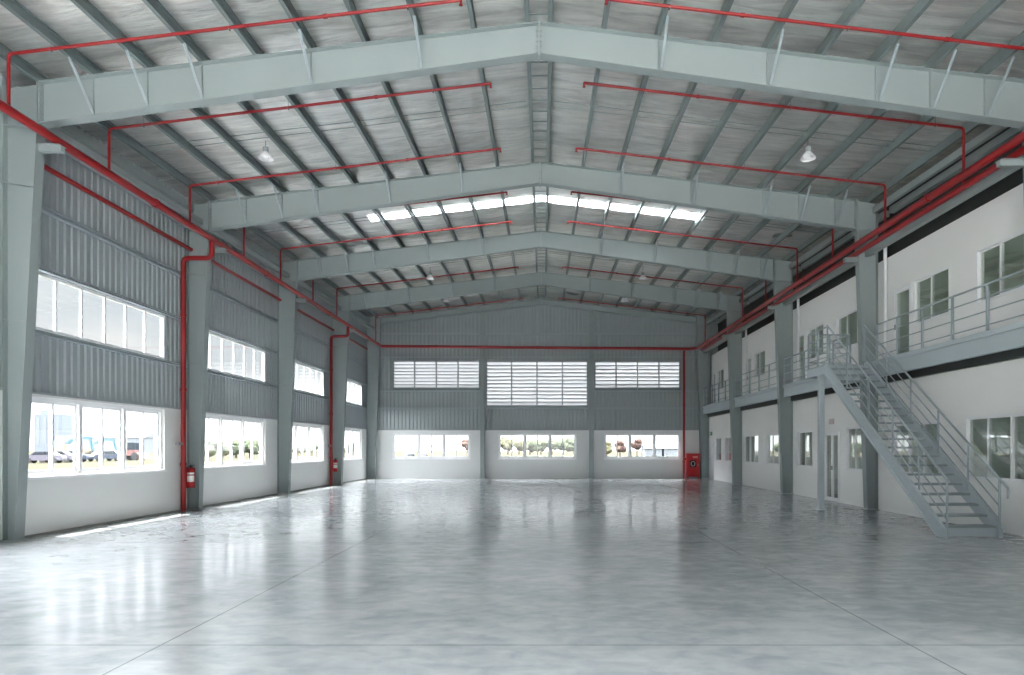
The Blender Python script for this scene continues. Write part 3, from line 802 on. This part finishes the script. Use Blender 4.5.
def glazed_door(P, a, b, c, d, leaves, lab, solid=False):
    global dn
    P_ = P; P = lambda u, v, z: P_(u, v-.05, z)
    o = thing('door_%d' % dn, lab, 'door', P((a+b)/2, .08, c), kind='structure'); dn += 1
    fr = MB().mbox(P, a+.002, a+.05, .03, .13, c+.002, d-.05).mbox(P, b-.05, b-.002, .03, .13, c+.002, d-.05).mbox(P, a+.002, b-.002, .03, .13, d-.05, d-.002)
    fr.build('door_frame', M['frame'], o)
    w = (b-a-.1)/leaves
    for i in range(leaves):
        x0 = a+.05+w*i+.003; x1 = x0+w-.006; s = .07
        m = MB()
        if solid: m.mbox(P, x0, x1, .05, .09, c+.01, d-.055)
        else:
            m.mbox(P, x0, x0+s, .05, .09, c+.01, d-.055).mbox(P, x1-s, x1, .05, .09, c+.01, d-.055)
            m.mbox(P, x0+s, x1-s, .05, .09, c+.01, c+.12).mbox(P, x0+s, x1-s, .05, .09, d-.13, d-.055)
        lf = m.build('door_leaf', M['frame'], o)
        if not solid: MB().mbox(P, x0+s, x1-s, .066, .072, c+.12, d-.13).build('pane', M['tinted'], lf)
        e = x1-.035 if i == 0 else x0+.035
        MB().mbox(P, e-.012, e+.012, .02, .049, c+.95, c+1.08).build('handle', M['chrome'], lf)
    return o
glazed_door(Rm, *DLOW[0], 2, 'white glazed double door on the ground floor behind the landing post')
glazed_door(Rm, *DLOW[1], 1, 'plain pale door in the corner under the green exit sign', True)
for dd, lab in zip(DUP, ['upper glazed door at the top of the stair', 'upper glazed door past the stair landing by the third column', 'upper glazed door on the balcony before the fourth column', 'upper glazed door at the far end of the balcony']):
    glazed_door(Um, *dd, 1, lab)
s = thing('exit_sign', 'small green exit sign above the plain corner door', 'sign', (WR-.02, 35.5, 2.3), None, 'thing')
MB().mbox(Rm, 35.3, 35.7, -.035, -.002, 2.28, 2.46).build('sign_case', M['green_sign'], s)
def text(body, size, mat, parent, loc, rot):
    cu = bpy.data.curves.new('lettering', 'FONT'); cu.body = body; cu.size = size; cu.align_x = 'CENTER'; cu.align_y = 'CENTER'; cu.extrude = .002
    tmp = bpy.data.objects.new('lettering', cu); COL.objects.link(tmp); bpy.context.view_layer.update()
    me = bpy.data.meshes.new_from_object(tmp.evaluated_get(bpy.context.evaluated_depsgraph_get()))
    bpy.data.objects.remove(tmp); me.materials.clear(); me.materials.append(mat)
    o = bpy.data.objects.new('lettering', me); COL.objects.link(o)
    o.parent = parent; o.location = Vector(loc)-Vector(parent['_w']); o.rotation_euler = rot
    return o
text('EXIT', .14, M['paper'], s, (WR-.038, 35.5, 2.37), (PI/2, 0, -PI/2))
s = MB().mbox(Rm, 20.52, 20.86, -.02, -.002, 2.34, 2.50).build('door_sign', M['pink_sign'], None, (WR-.01, 20.7, 2.34)); tag(s, 'small pale plate above the glazed double door', 'sign', kind='thing')

# office rooms behind the glass, slab, roof void
o = MB().box(WR+.17, 13.2, YF, YB, 3.30, 3.5).build('slab_office', M['roomwall']); tag(o, 'office storey slab behind the balcony', 'slab', kind='structure')
o = MB().box(WU+.17, 13.2, YF, YB, 6.38, 6.5).build('ceiling_office', M['roomwall']); tag(o, 'flat ceiling over the upper offices', 'ceiling', kind='structure')
OP = [(y+.8, y+4.6, z0, z1) for y in (0, 6, 12, 18.2, 24.4, 30.4) for z0, z1 in ((2.95,3.2),(5.3,5.6))]  # openings added out of view so daylight reaches the office rooms
o = holed_wall(lambda u,v,z: (13.2+v,u,z), YF, YB+.2, 0, 7.5, .15, OP).build('wall_office_rear', M['roomwall']); tag(o, 'rear office wall seen dimly through glass, with unseen daylight openings added', 'wall', kind='structure')
for y in (YF, 17.7, 24.0, 30.1, YB):
    for z0, z1, nm in ((0,3.30,'ground floor'),(3.5,6.38,'upper floor')):
        o = MB().box(WR+.17 if z0 == 0 else WU+.17, 13.19, y-.05, y+.05, z0+.003, z1-.003).build('wall_partition', M['roomwall']); tag(o, '%s partition between office rooms' % nm, 'wall', 'office partitions', 'structure')
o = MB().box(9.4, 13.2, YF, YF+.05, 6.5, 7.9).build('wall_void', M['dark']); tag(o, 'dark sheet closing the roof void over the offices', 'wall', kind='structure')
o = MB().loft([(9.3,YF+.1,6.51),(9.34,YF+.1,6.51),(9.34,YF+.1,zroof(9.34,YF)+.19),(9.3,YF+.1,zroof(9.34,YF)+.19)],[(9.3,YB,6.51),(9.34,YB,6.51),(9.34,YB,zroof(9.34,YB)+.19),(9.3,YB,zroof(9.34,YB)+.19)]).build('wall_eave_shade', M['dark']); tag(o, 'added dark sheet standing in for the unlit gap between upper office wall and roof', 'wall', kind='structure')  # sheet added where the roof void is only in shade

# downpipes
for y, lab in ((17.70,'pale downpipe behind the stair column'), (23.74,'pale downpipe beside the third office column'), (29.84,'pale downpipe beside the fourth office column')):
    d = thing('downpipe', lab, 'pipe', (8.87, y, 3.74), 'office downpipes', 'thing')
    MB().cyl((8.87,y,3.74),(8.87,y,6.9),.045,n=12).build('pipe_run', M['frame'], d, smooth=True)
    for z in (4.4, 6.0): MB().cyl((8.87,y,z),(8.87,y,z+.05),.054,n=12).build('clip', M['frame'], d, smooth=True)

# balcony ----------------------------------------------------------------
ZD = 3.74; XF = 8.42
bays = [(-1.0, 10.86), (FY[0]+.13, FY[1]-.13), (FY[1]+.13, FY[2]-.13), (FY[2]+.13, FY[3]-.13), (FY[3]+.13, YB-.4)]
bn = ['before the first column', 'above the stair', 'behind the landing', 'past the third column', 'ending at the louvred wall']
for k, (y0, y1) in enumerate(bays):
    w = thing('balcony_walkway', 'grey steel balcony walkway bay %s' % bn[k], 'balcony', (XF+.3, (y0+y1)/2, 3.4), 'balcony bays along the offices', 'thing')
    yd = y0
    if k == 1: y0 = 10.9
    fb = MB().box(XF,XF+.012,y0,y1,3.40,3.72).box(XF-.05,XF+.062,y0,y1,3.388,3.40).box(XF-.05,XF+.062,y0,y1,3.72,3.732)
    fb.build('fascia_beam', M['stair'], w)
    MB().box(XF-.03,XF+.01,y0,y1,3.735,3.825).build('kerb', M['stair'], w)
    y0 = yd
    MB().box(XF+.012,WU-.01,y0,y1,3.732,3.745).build('deck', M['tread'], w)
    for yy in [y0+.05+(y1-y0-.1)*i/3 for i in range(4)]:
        MB().box(XF+.063,WR-.01,yy-.03,yy+.03,3.56,3.72).build('joist', M['purlin'], w)
    MB().box(WR-.09,WR-.005,y0,y1,3.27,3.55).build('ledger_beam', M['dark'], w)
def guardrail(segs, lab, x=XF-.01):
    (y0, y1, ys) = segs
    g = thing('guardrail', lab, 'railing', (x, (y0+y1)/2, 3.826), 'balcony guardrails', 'thing')
    for y in ys: MB().box(x-.022,x+.022,y-.022,y+.022,3.826,4.70).build('post', M['steel_dark'], g)
    for z, r in ((4.715,.022),(4.475,.014),(4.207,.014),(3.94,.014)):
        MB().tube([(x,y0,z),(x,y1,z)], r, 8).build('rail', M['steel_dark'], g, smooth=True)
guardrail((11.0, 17.25, [11.8,12.92,14.03,15.14,16.2,17.2]), 'four rail grey balcony guardrail above the stair')
guardrail((18.66, FY[2]-.16, [18.7,19.8,20.9,22.0,23.1,23.8]), 'grey balcony guardrail between the landing and third column')
guardrail((FY[2]+.16, FY[3]-.16, [24.2,25.4,26.6,27.8,29.0,29.9]), 'grey balcony guardrail between third and fourth columns')
guardrail((FY[3]+.16, YB-.5, [30.3,31.5,32.7,33.9,35.1,35.75]), 'grey balcony guardrail at the end wall')

# stair --------------------------------------------------------------------
XA, XB = 7.20, 8.20
RUN, RISE, Y0, Z0 = .2515, .18, 12.36, .20
st = thing('staircase', 'straight grey steel staircase with open treads and tube railings up to balcony', 'staircase', (7.7, 12.2, 0), None, 'thing')
def zs(y): return Z0+(y-Y0)*RISE/RUN
yt = 17.38
for xs_, s in ((XA, -1), (XB, 1)):
    lo = .20; hi = .06
    ya = 12.18
    # stringer plate: line offset below tread noses, cut at floor
    yb_ = Y0+(lo-Z0)*RUN/RISE+.10
    pts = [(ya, 0), (ya+.24, 0), (yt+.06, zs(yt+.06)-.34), (yt+.06, min(zs(yt+.06)+.06, 3.80)), (yt-.02, 3.80), (ya, zs(ya)+.09)]
    A = [(xs_-.005, a, b) for a, b in pts]; B = [(xs_+.005, a, b) for a, b in pts]
    stg = MB().loft(A, B)
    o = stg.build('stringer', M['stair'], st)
    # flange edges of the channel
    fm = MB(); x0, x1 = (xs_-.0, xs_+.06) if s < 0 else (xs_-.06, xs_)
    x0, x1 = sorted((xs_+s*.005, xs_+s*.055))
    for (p, q) in (((ya+.24,0),(yt+.06,zs(yt+.06)-.34)), ((ya,zs(ya)+.09),(yt-.02,3.80))):
        fm.loft([(x0,p[0],p[1]),(x1,p[0],p[1]),(x1,p[0],p[1]+.012),(x0,p[0],p[1]+.012)],[(x0,q[0],q[1]),(x1,q[0],q[1]),(x1,q[0],q[1]+.012),(x0,q[0],q[1]+.012)])
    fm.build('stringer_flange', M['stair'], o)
for i in range(20):
    y = Y0+RUN*i; z = Z0+RISE*i
    if z > 3.7: break
    MB().box(XA+.007,XB-.007,y-.015,y+.255,z-.006,z).box(XA+.007,XB-.007,y-.015,y-.010,z-.04,z-.006).box(XA+.007,XB-.007,y+.25,y+.255,z-.03,z-.006).build('tread', M['tread'], st)
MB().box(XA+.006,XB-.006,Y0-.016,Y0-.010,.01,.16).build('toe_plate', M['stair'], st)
PY = [12.22,13.13,14.12,15.17,16.25,17.36]
for xs_, nm in ((XA+.03,'a'),(XB-.03,'b')):
    ra = thing('railing', '', '', (xs_, 12.2, 0)); del ra['label']; del ra['category']
    ra.parent = st; ra.location = Vector((xs_,12.2,0))-Vector((7.7,12.2,0))
    ra['_w'] = [xs_,12.2,0]
    for y in PY:
        z0_ = 0 if y < 12.3 else zs(y)+.05
        MB().cyl((xs_,y,z0_),(xs_,y,zs(y)+.93),.021,n=10).build('post', M['steel_dark'], ra, smooth=True)
    for j, off in enumerate((.94,.70,.46,.22)):
        ya = PY[0]+.0; pts = [(xs_,ya,zs(ya)+off),(xs_,17.38,zs(17.38)+off)]
        if off == .94:
            pts = [(xs_,ya,zs(ya)+off)]+pts[1:]
            if xs_ > 7.7: pts = [(xs_,ya-.22,zs(ya)+off-.32),(xs_,ya-.22,zs(ya)+off-.14)]+[(xs_,17.38,zs(17.38)+off)]
        MB().tube(pts, .021 if off == .94 else .013, 8, .03 if len(pts) > 2 else 0).build('rail', M['steel_dark'], ra, smooth=True)
# landing
ld = thing('stair_landing', 'grey steel landing at the stair top joined to the balcony', 'landing', (7.8, 17.9, 3.5), None, 'thing')
MB().box(XA,8.31,17.46,18.64,3.735,3.75).build('deck', M['tread'], ld)
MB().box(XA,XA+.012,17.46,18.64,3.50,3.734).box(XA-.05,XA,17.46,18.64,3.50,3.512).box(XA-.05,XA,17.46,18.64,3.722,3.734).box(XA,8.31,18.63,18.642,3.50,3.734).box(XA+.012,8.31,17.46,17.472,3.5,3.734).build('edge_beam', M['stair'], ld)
lr = MB()
for (x, y) in ((XA+.03,17.95),(XA+.03,18.6),(7.8,18.6),(8.29,18.6)):
    MB().box(x-.02,x+.02,y-.02,y+.02,3.751,4.68).build('post', M['steel_dark'], ld)
for z, r in ((4.695,.021),(4.455,.013),(4.19,.013),(3.93,.013)):
    MB().tube([(XA+.03,17.47,z),(XA+.03,18.6,z),(8.29,18.6,z)], r, 8, .05).build('rail', M['steel_dark'], ld, smooth=True)
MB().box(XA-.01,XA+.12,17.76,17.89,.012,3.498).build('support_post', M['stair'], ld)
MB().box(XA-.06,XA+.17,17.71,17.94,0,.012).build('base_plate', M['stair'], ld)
for z in (0,): pass

# ------------------------------------------------------------------ outside
GZ = -.21
def at(px, Y): return (px-543)/683*Y
def car(loc, rot, mat, lab):
    c = thing('parked_car', lab, 'car', loc, 'parked cars outside', 'thing')
    x, y, z = loc
    prof = [(-2.1,.35),(-2.15,.7),(-1.9,.95),(-1.2,1.0),(-.7,1.45),(.9,1.48),(1.5,1.02),(2.1,.92),(2.2,.6),(2.15,.35)]
    A = [(x+a,y-.85,z+b) for a, b in prof]; B = [(x+a,y+.85,z+b) for a, b in prof]
    MB().loft(A, B).build('body_shell', mat, c)
    MB().loft([(x-1.05,y-.86,z+1.03),(x-.65,y-.86,z+1.38),(x+.8,y-.86,z+1.4),(x+1.25,y-.86,z+1.05)],[(x-1.05,y+.86,z+1.03),(x-.65,y+.86,z+1.38),(x+.8,y+.86,z+1.4),(x+1.25,y+.86,z+1.05)]).build('side_glass', M['carglass'], c)
    for a in (-1.35,1.35):
        for b in (-.8,.8):
            MB().cyl((x+a,y+b-.11,z+.34),(x+a,y+b+.11,z+.34),.34,n=16).build('wheel', M['black'], c, smooth=True)
    c.rotation_euler = (0,0,rot)
    return c
c0 = car((at(44,84),84,GZ), .29, M['carmauve'], 'mauve grey car parked outside the excavator window, first of the line')
dup(c0, (at(57,88),88,GZ), 'mauve grey car parked just in front of the excavator', .29)
c2 = car((at(70,92),92,GZ), .29, M['carblue'], 'dark blue car parked under the raised excavator arm', )
dup(c2, (at(104,97),97,GZ), 'dark blue car parked past the second excavator', 1.2)
dup(c2, (at(121,107),107,GZ), 'dark blue car parked beside the rust red loader', 1.6)
dup(c2, (at(410,140),140,GZ), 'dark blue car outside the end wall, first of the pair', 1.75)
dup(c0, (at(423,142),142,GZ), 'mauve grey car outside the end wall, second of the pair', 1.75)
def excavator(loc, lab, rot, mat2):
    x, y, z = loc
    e = thing('excavator', lab, 'excavator', loc, 'excavators outside', 'thing')
    for s in (-1,1):
        prof = [(-1.6,.45),(-1.35,.05),(1.35,.05),(1.6,.45),(1.35,.8),(-1.35,.8)]
        MB().loft([(x+a,y+s*1.0-.25,z+b) for a, b in prof],[(x+a,y+s*1.0+.25,z+b) for a, b in prof]).build('track', M['black'], e)
    MB().box(x-1.7,x+.5,y-1.1,y+1.1,z+.95,z+1.9).cyl((x,y,z+.75),(x,y,z+.96),.6).build('engine_house', mat2, e)
    MB().loft([(x+.5,y-1.1,z+.95),(x+1.5,y-1.1,z+.95),(x+1.45,y-1.1,z+1.7),(x+1.2,y-1.1,z+2.6),(x+.5,y-1.1,z+2.6)],[(x+.5,y-.1,z+.95),(x+1.5,y-.1,z+.95),(x+1.45,y-.1,z+1.7),(x+1.2,y-.1,z+2.6),(x+.5,y-.1,z+2.6)]).build('cab', M['cream'], e)
    pts = [(x-.2,y+.4,z+1.3),(x+.9,y+.4,z+2.9),(x+2.2,y+.4,z+3.75),(x+4.6,y+.4,z+3.7)]
    b = MB()
    for p, q in zip(pts, pts[1:]): b.bar(p, q, .4, .55, (0,0,1))
    b.build('boom', M['teal'], e)
    MB().bar((x+4.2,y+.4,z+3.9),(x+5.0,y+.4,z+1.4),.35,.45,(1,0,0)).build('stick', M['teal'], e)
    MB().loft([(x+4.7,y,z+1.5),(x+5.2,y,z+1.5),(x+5.2,y,z+.7),(x+4.5,y,z+.6),(x+4.2,y,z+.9)],[(x+4.7,y+.9,z+1.5),(x+5.2,y+.9,z+1.5),(x+5.2,y+.9,z+.7),(x+4.5,y+.9,z+.6),(x+4.2,y+.9,z+.9)]).build('bucket', M['black'], e)
    MB().bar((x+.6,y+.4,z+1.5),(x+1.9,y+.4,z+3.3),.12,.12).build('hydraulic_ram', M['chrome'], e)
    e.rotation_euler = (0,0,rot)
    return e
ex1 = excavator((at(62,120),120,GZ), 'teal excavator with its arm raised outside the first low window', .15, M['cream'])
dup(ex1, (at(90,150),150,GZ), 'second teal excavator standing beyond the raised arm', .5)
b = thing('tower_block', 'pale blue grey block with a roof plant room far outside', 'building', (at(54,300),300,GZ), None, 'thing')
MB().box(at(41,300),at(68,300),296,306,GZ,16.4).build('block_body', M['farblock'], b)
MB().box(at(44,300),at(49,300),298,303,16.41,18.3).build('plant_room', M['farblock'], b)
for i in range(4): MB().box(at(41,300)+1.0+i*2.8,at(41,300)+2.4+i*2.8,295.9,295.99,3,15).build('window_band', M['farshed'], b)
b = thing('long_shed', 'long low pale grey shed far outside behind the excavators', 'building', (at(120,280),280,GZ), None, 'thing')
x0, x1 = at(85,280), at(150,280)
MB().box(x0,x1,276,290,GZ,6.0).build('shed_wall', M['farshed'], b)
MB().loft([(x0-.3,275.7,6.01),(x0-.3,290.3,6.01),(x0-.3,283,8.6)],[(x1+.3,275.7,6.01),(x1+.3,290.3,6.01),(x1+.3,283,8.6)]).build('shed_roof', M['farshed'], b)
for i, (p0, p1, lab) in enumerate(((645,662,'slate roofed shed outside the end wall, first of two'),(664,682,'slate roofed shed outside the end wall beside the red riser'))):
    Y = 160; x0, x1 = at(p0,Y), at(p1,Y)
    b = thing('low_shed', lab, 'building', ((x0+x1)/2,Y,GZ), 'sheds outside the end wall', 'thing')
    MB().box(x0,x1,Y,Y+6,GZ,1.6).build('shed_wall', M['farshed'], b)
    MB().loft([(x0-.2,Y-.3,1.61),(x0-.2,Y+6.3,1.61),(x0-.2,Y+3,2.7)],[(x1+.2,Y-.3,1.61),(x1+.2,Y+6.3,1.61),(x1+.2,Y+3,2.7)]).build('shed_roof', M['shedroof'], b)
l = thing('wheel_loader', 'rust red wheel loader parked beyond the dark blue cars', 'loader', (at(133,105),105,GZ), None, 'thing')
x, y, z = at(133,105),105,GZ
MB().box(x-1.6,x+.6,y-.9,y+.9,z+.7,z+1.6).build('chassis', M['rust'], l)
MB().loft([(x-.5,y-.7,z+1.6),(x+.6,y-.7,z+1.6),(x+.5,y-.7,z+2.7),(x-.4,y-.7,z+2.7)],[(x-.5,y+.7,z+1.6),(x+.6,y+.7,z+1.6),(x+.5,y+.7,z+2.7),(x-.4,y+.7,z+2.7)]).build('cab', M['carglass'], l)
for a in (-1.1,.9):
    for b_ in (-.95,.95): MB().cyl((x+a,y+b_-.2,z+.6),(x+a,y+b_+.2,z+.6),.6,n=16).build('wheel', M['black'], l, smooth=True)
MB().loft([(x+1.5,y-1.1,z+.2),(x+2.3,y-1.1,z+.2),(x+1.9,y-1.1,z+1.0),(x+1.5,y-1.1,z+1.0)],[(x+1.5,y+1.1,z+.2),(x+2.3,y+1.1,z+.2),(x+1.9,y+1.1,z+1.0),(x+1.5,y+1.1,z+1.0)]).bar((x+.5,y,z+1.2),(x+1.6,y,z+.7),.5,.2).build('bucket', M['rust'], l)
p = thing('light_pole', 'slim light pole outside the first low window', 'pole', (at(154,110),110,GZ), None, 'thing')
MB().cyl((at(154,110),110,GZ),(at(154,110),110,4.4),.08,.05).build('shaft', M['greyframe'], p, smooth=True)
MB().box(at(154,110)-.1,at(154,110)+.7,109.9,110.1,4.4,4.5).build('lamp_head', M['greyframe'], p)
def tree(loc, h, w, mat, seed, lab):
    rnd = random.Random(seed); x, y, z = loc
    t_ = thing('tree', lab, 'tree', loc, 'trees outside the hall', 'thing')
    bm = bmesh.new()
    for i in range(9):
        a = rnd.uniform(0, 2*PI); r = rnd.uniform(0,.33)*w; zz = rnd.uniform(.42,.82)*h
        s = rnd.uniform(.22,.34)*w
        mm = Matrix.Translation((r*math.cos(a), r*math.sin(a), zz)) @ Matrix.Diagonal((s, s, min(s*.9, h*.3), 1))
        bmesh.ops.create_icosphere(bm, subdivisions=2, radius=1, matrix=mm)
    for v in bm.verts: v.co += Vector((rnd.uniform(-1,1),rnd.uniform(-1,1),rnd.uniform(-1,1)))*.05*w
    me = bpy.data.meshes.new('crown'); bm.to_mesh(me); bm.free(); me.materials.append(mat)
    o = bpy.data.objects.new('crown', me); COL.objects.link(o); o.parent = t_; o['_w'] = list(loc)
    MB().cyl((x,y,z),(x,y,z+h*.55),.035*w+.06,.02*w+.03,n=8).build('trunk', M['bark'], t_, smooth=True)
    return t_
cen = [(497,200,4.6),(508,205,5.2),(519,198,4.8),(530,202,4.2),(541,207,4.4),(552,200,4.9),(563,203,4.6),(574,198,5.0)]
TL = ['first','second','third','fourth','fifth','sixth','seventh','eighth']
for i, (p_, Y, hh) in enumerate(cen):
    tree((at(p_,Y),Y,GZ), hh, 4.6, M['leaf2'] if i < 3 else M['leaf'], 10+i, '%s %s tree in the row outside the middle end window' % (TL[i], 'olive' if i < 3 else 'green'))
for i, (p_, Y, hh, mt, lab) in enumerate([(607,150,3.4,'leaf2','small olive tree outside the end window by the wind column'),(620,152,4.0,'leafbrown','reddish brown tree outside the end window near the riser'),(637,156,4.6,'leafbrown','taller reddish brown tree outside the end window near the riser'),(467,160,4.6,'leafbrown','reddish brown tree at the edge of the parked car window')]):
    tree((at(p_,Y),Y,GZ), hh, 2.8, M[mt], 40+i, lab)
for i, (p_, Y) in enumerate([(206,124),(223,142),(236,129),(250,133),(298,170),(312,178),(329,168),(350,210),(362,215)]):
    tree((at(p_,Y),Y,GZ), 3.2, 4.2, M['leaf'], 60+i, '%s bushy tree seen through the %s low window bay' % (TL[i % 4 if i < 4 else (i-4) % 3 if i < 7 else i-7], 'second' if i < 4 else 'third' if i < 7 else 'corner'))

# ------------------------------------------------------------------ sky, sun, camera
w = bpy.data.worlds.new('sky'); sc.world = w; w.use_nodes = True
t = w.node_tree; t.nodes.clear()
out = t.nodes.new('ShaderNodeOutputWorld'); bg = t.nodes.new('ShaderNodeBackground')
tc = t.nodes.new('ShaderNodeTexCoord'); sep = t.nodes.new('ShaderNodeSeparateXYZ'); t.links.new(tc.outputs['Generated'], sep.inputs[0])
mr = t.nodes.new('ShaderNodeMapRange'); mr.inputs['From Min'].default_value = 0; mr.inputs['From Max'].default_value = .5
t.links.new(sep.outputs['Z'], mr.inputs['Value'])
g1 = t.nodes.new('ShaderNodeMix'); g1.data_type = 'RGBA'; g1.inputs['A'].default_value = (.92,.97,1.0,1); g1.inputs['B'].default_value = (.90,1.0,1.08,1)
t.links.new(mr.outputs['Result'], g1.inputs['Factor'])
mp2 = t.nodes.new('ShaderNodeMapping'); mp2.inputs['Scale'].default_value = (1,1,2.6); t.links.new(tc.outputs['Generated'], mp2.inputs['Vector'])
cn = t.nodes.new('ShaderNodeTexNoise'); cn.inputs['Scale'].default_value = 3.2; cn.inputs['Detail'].default_value = 7; t.links.new(mp2.outputs['Vector'], cn.inputs['Vector'])
cr = t.nodes.new('ShaderNodeValToRGB'); cr.color_ramp.elements[0].position = .46; cr.color_ramp.elements[1].position = .62; t.links.new(cn.outputs['Fac'], cr.inputs['Fac'])
g2 = t.nodes.new('ShaderNodeMix'); g2.data_type = 'RGBA'; g2.inputs['B'].default_value = (1.15,1.15,1.15,1)
t.links.new(cr.outputs['Color'], g2.inputs['Factor']); t.links.new(g1.outputs['Result'], g2.inputs['A'])
mr2 = t.nodes.new('ShaderNodeMapRange'); mr2.interpolation_type = 'SMOOTHSTEP'; mr2.inputs['From Min'].default_value = .22; mr2.inputs['From Max'].default_value = .55; mr2.inputs['To Min'].default_value = 1; mr2.inputs['To Max'].default_value = 38.  # upper sky raised far above the visible band to light the hall
t.links.new(sep.outputs['Z'], mr2.inputs['Value'])
g3 = t.nodes.new('ShaderNodeVectorMath'); g3.operation = 'SCALE'
mr3 = t.nodes.new('ShaderNodeMapRange'); mr3.inputs['From Min'].default_value = .25; mr3.inputs['From Max'].default_value = .5; t.links.new(sep.outputs['Z'], mr3.inputs['Value'])
g4 = t.nodes.new('ShaderNodeMix'); g4.data_type = 'RGBA'; g4.inputs['B'].default_value = (.98,1.0,1.03,1)
t.links.new(mr3.outputs['Result'], g4.inputs['Factor']); t.links.new(g2.outputs['Result'], g4.inputs['A'])
t.links.new(g4.outputs['Result'], g3.inputs[0]); t.links.new(mr2.outputs['Result'], g3.inputs['Scale'])
mr5 = t.nodes.new('ShaderNodeMapRange'); mr5.interpolation_type = 'SMOOTHSTEP'; mr5.inputs['From Min'].default_value = .035; mr5.inputs['From Max'].default_value = .11; mr5.inputs['To Min'].default_value = 1; mr5.inputs['To Max'].default_value = 0
t.links.new(sep.outputs['Z'], mr5.inputs['Value'])
g5 = t.nodes.new('ShaderNodeMix'); g5.data_type = 'RGBA'; g5.inputs['B'].default_value = (3.6,3.65,3.7,1)
t.links.new(mr5.outputs['Result'], g5.inputs['Factor']); t.links.new(g3.outputs[0], g5.inputs['A'])
t.links.new(g5.outputs['Result'], bg.inputs['Color']); bg.inputs['Strength'].default_value = .34
t.links.new(bg.outputs[0], out.inputs['Surface'])

sl = bpy.data.lights.new('sun', 'SUN'); sl.energy = 12.; sl.angle = .009; sl.color = (1,.96,.9)
so = bpy.data.objects.new('sun', sl); COL.objects.link(so)
d = Vector((math.cos(math.radians(70)), -.02, -math.sin(math.radians(70))))
so.rotation_euler = d.to_track_quat('-Z', 'Y').to_euler(); so.location = (-30, 10, 60)

cam = bpy.data.cameras.new('camera'); co = bpy.data.objects.new('camera', cam); COL.objects.link(co)
co.location = (0,0,1.6); co.rotation_euler = (PI/2,0,0)
cam.sensor_width = 36; cam.lens = 683/1024*36; cam.sensor_fit = 'HORIZONTAL'
cam.shift_x = -(543-512)/1024; cam.shift_y = (448.5-337.5)/1024
cam.clip_start = .05; cam.clip_end = 2000
sc.camera = co
sc.view_settings.view_transform = 'Standard'; sc.view_settings.look = 'None'; sc.view_settings.gamma = 1; sc.view_settings.use_curve_mapping = False
sc.view_settings.exposure = 1.42
sc.cycles.max_bounces = 10; sc.cycles.diffuse_bounces = 6; sc.cycles.glossy_bounces = 5; sc.cycles.transparent_max_bounces = 16
sc.cycles.use_denoising = True
sc.cycles.sample_clamp_indirect = 6
for o in list(bpy.data.objects):
    if '_w' in o: del o['_w']
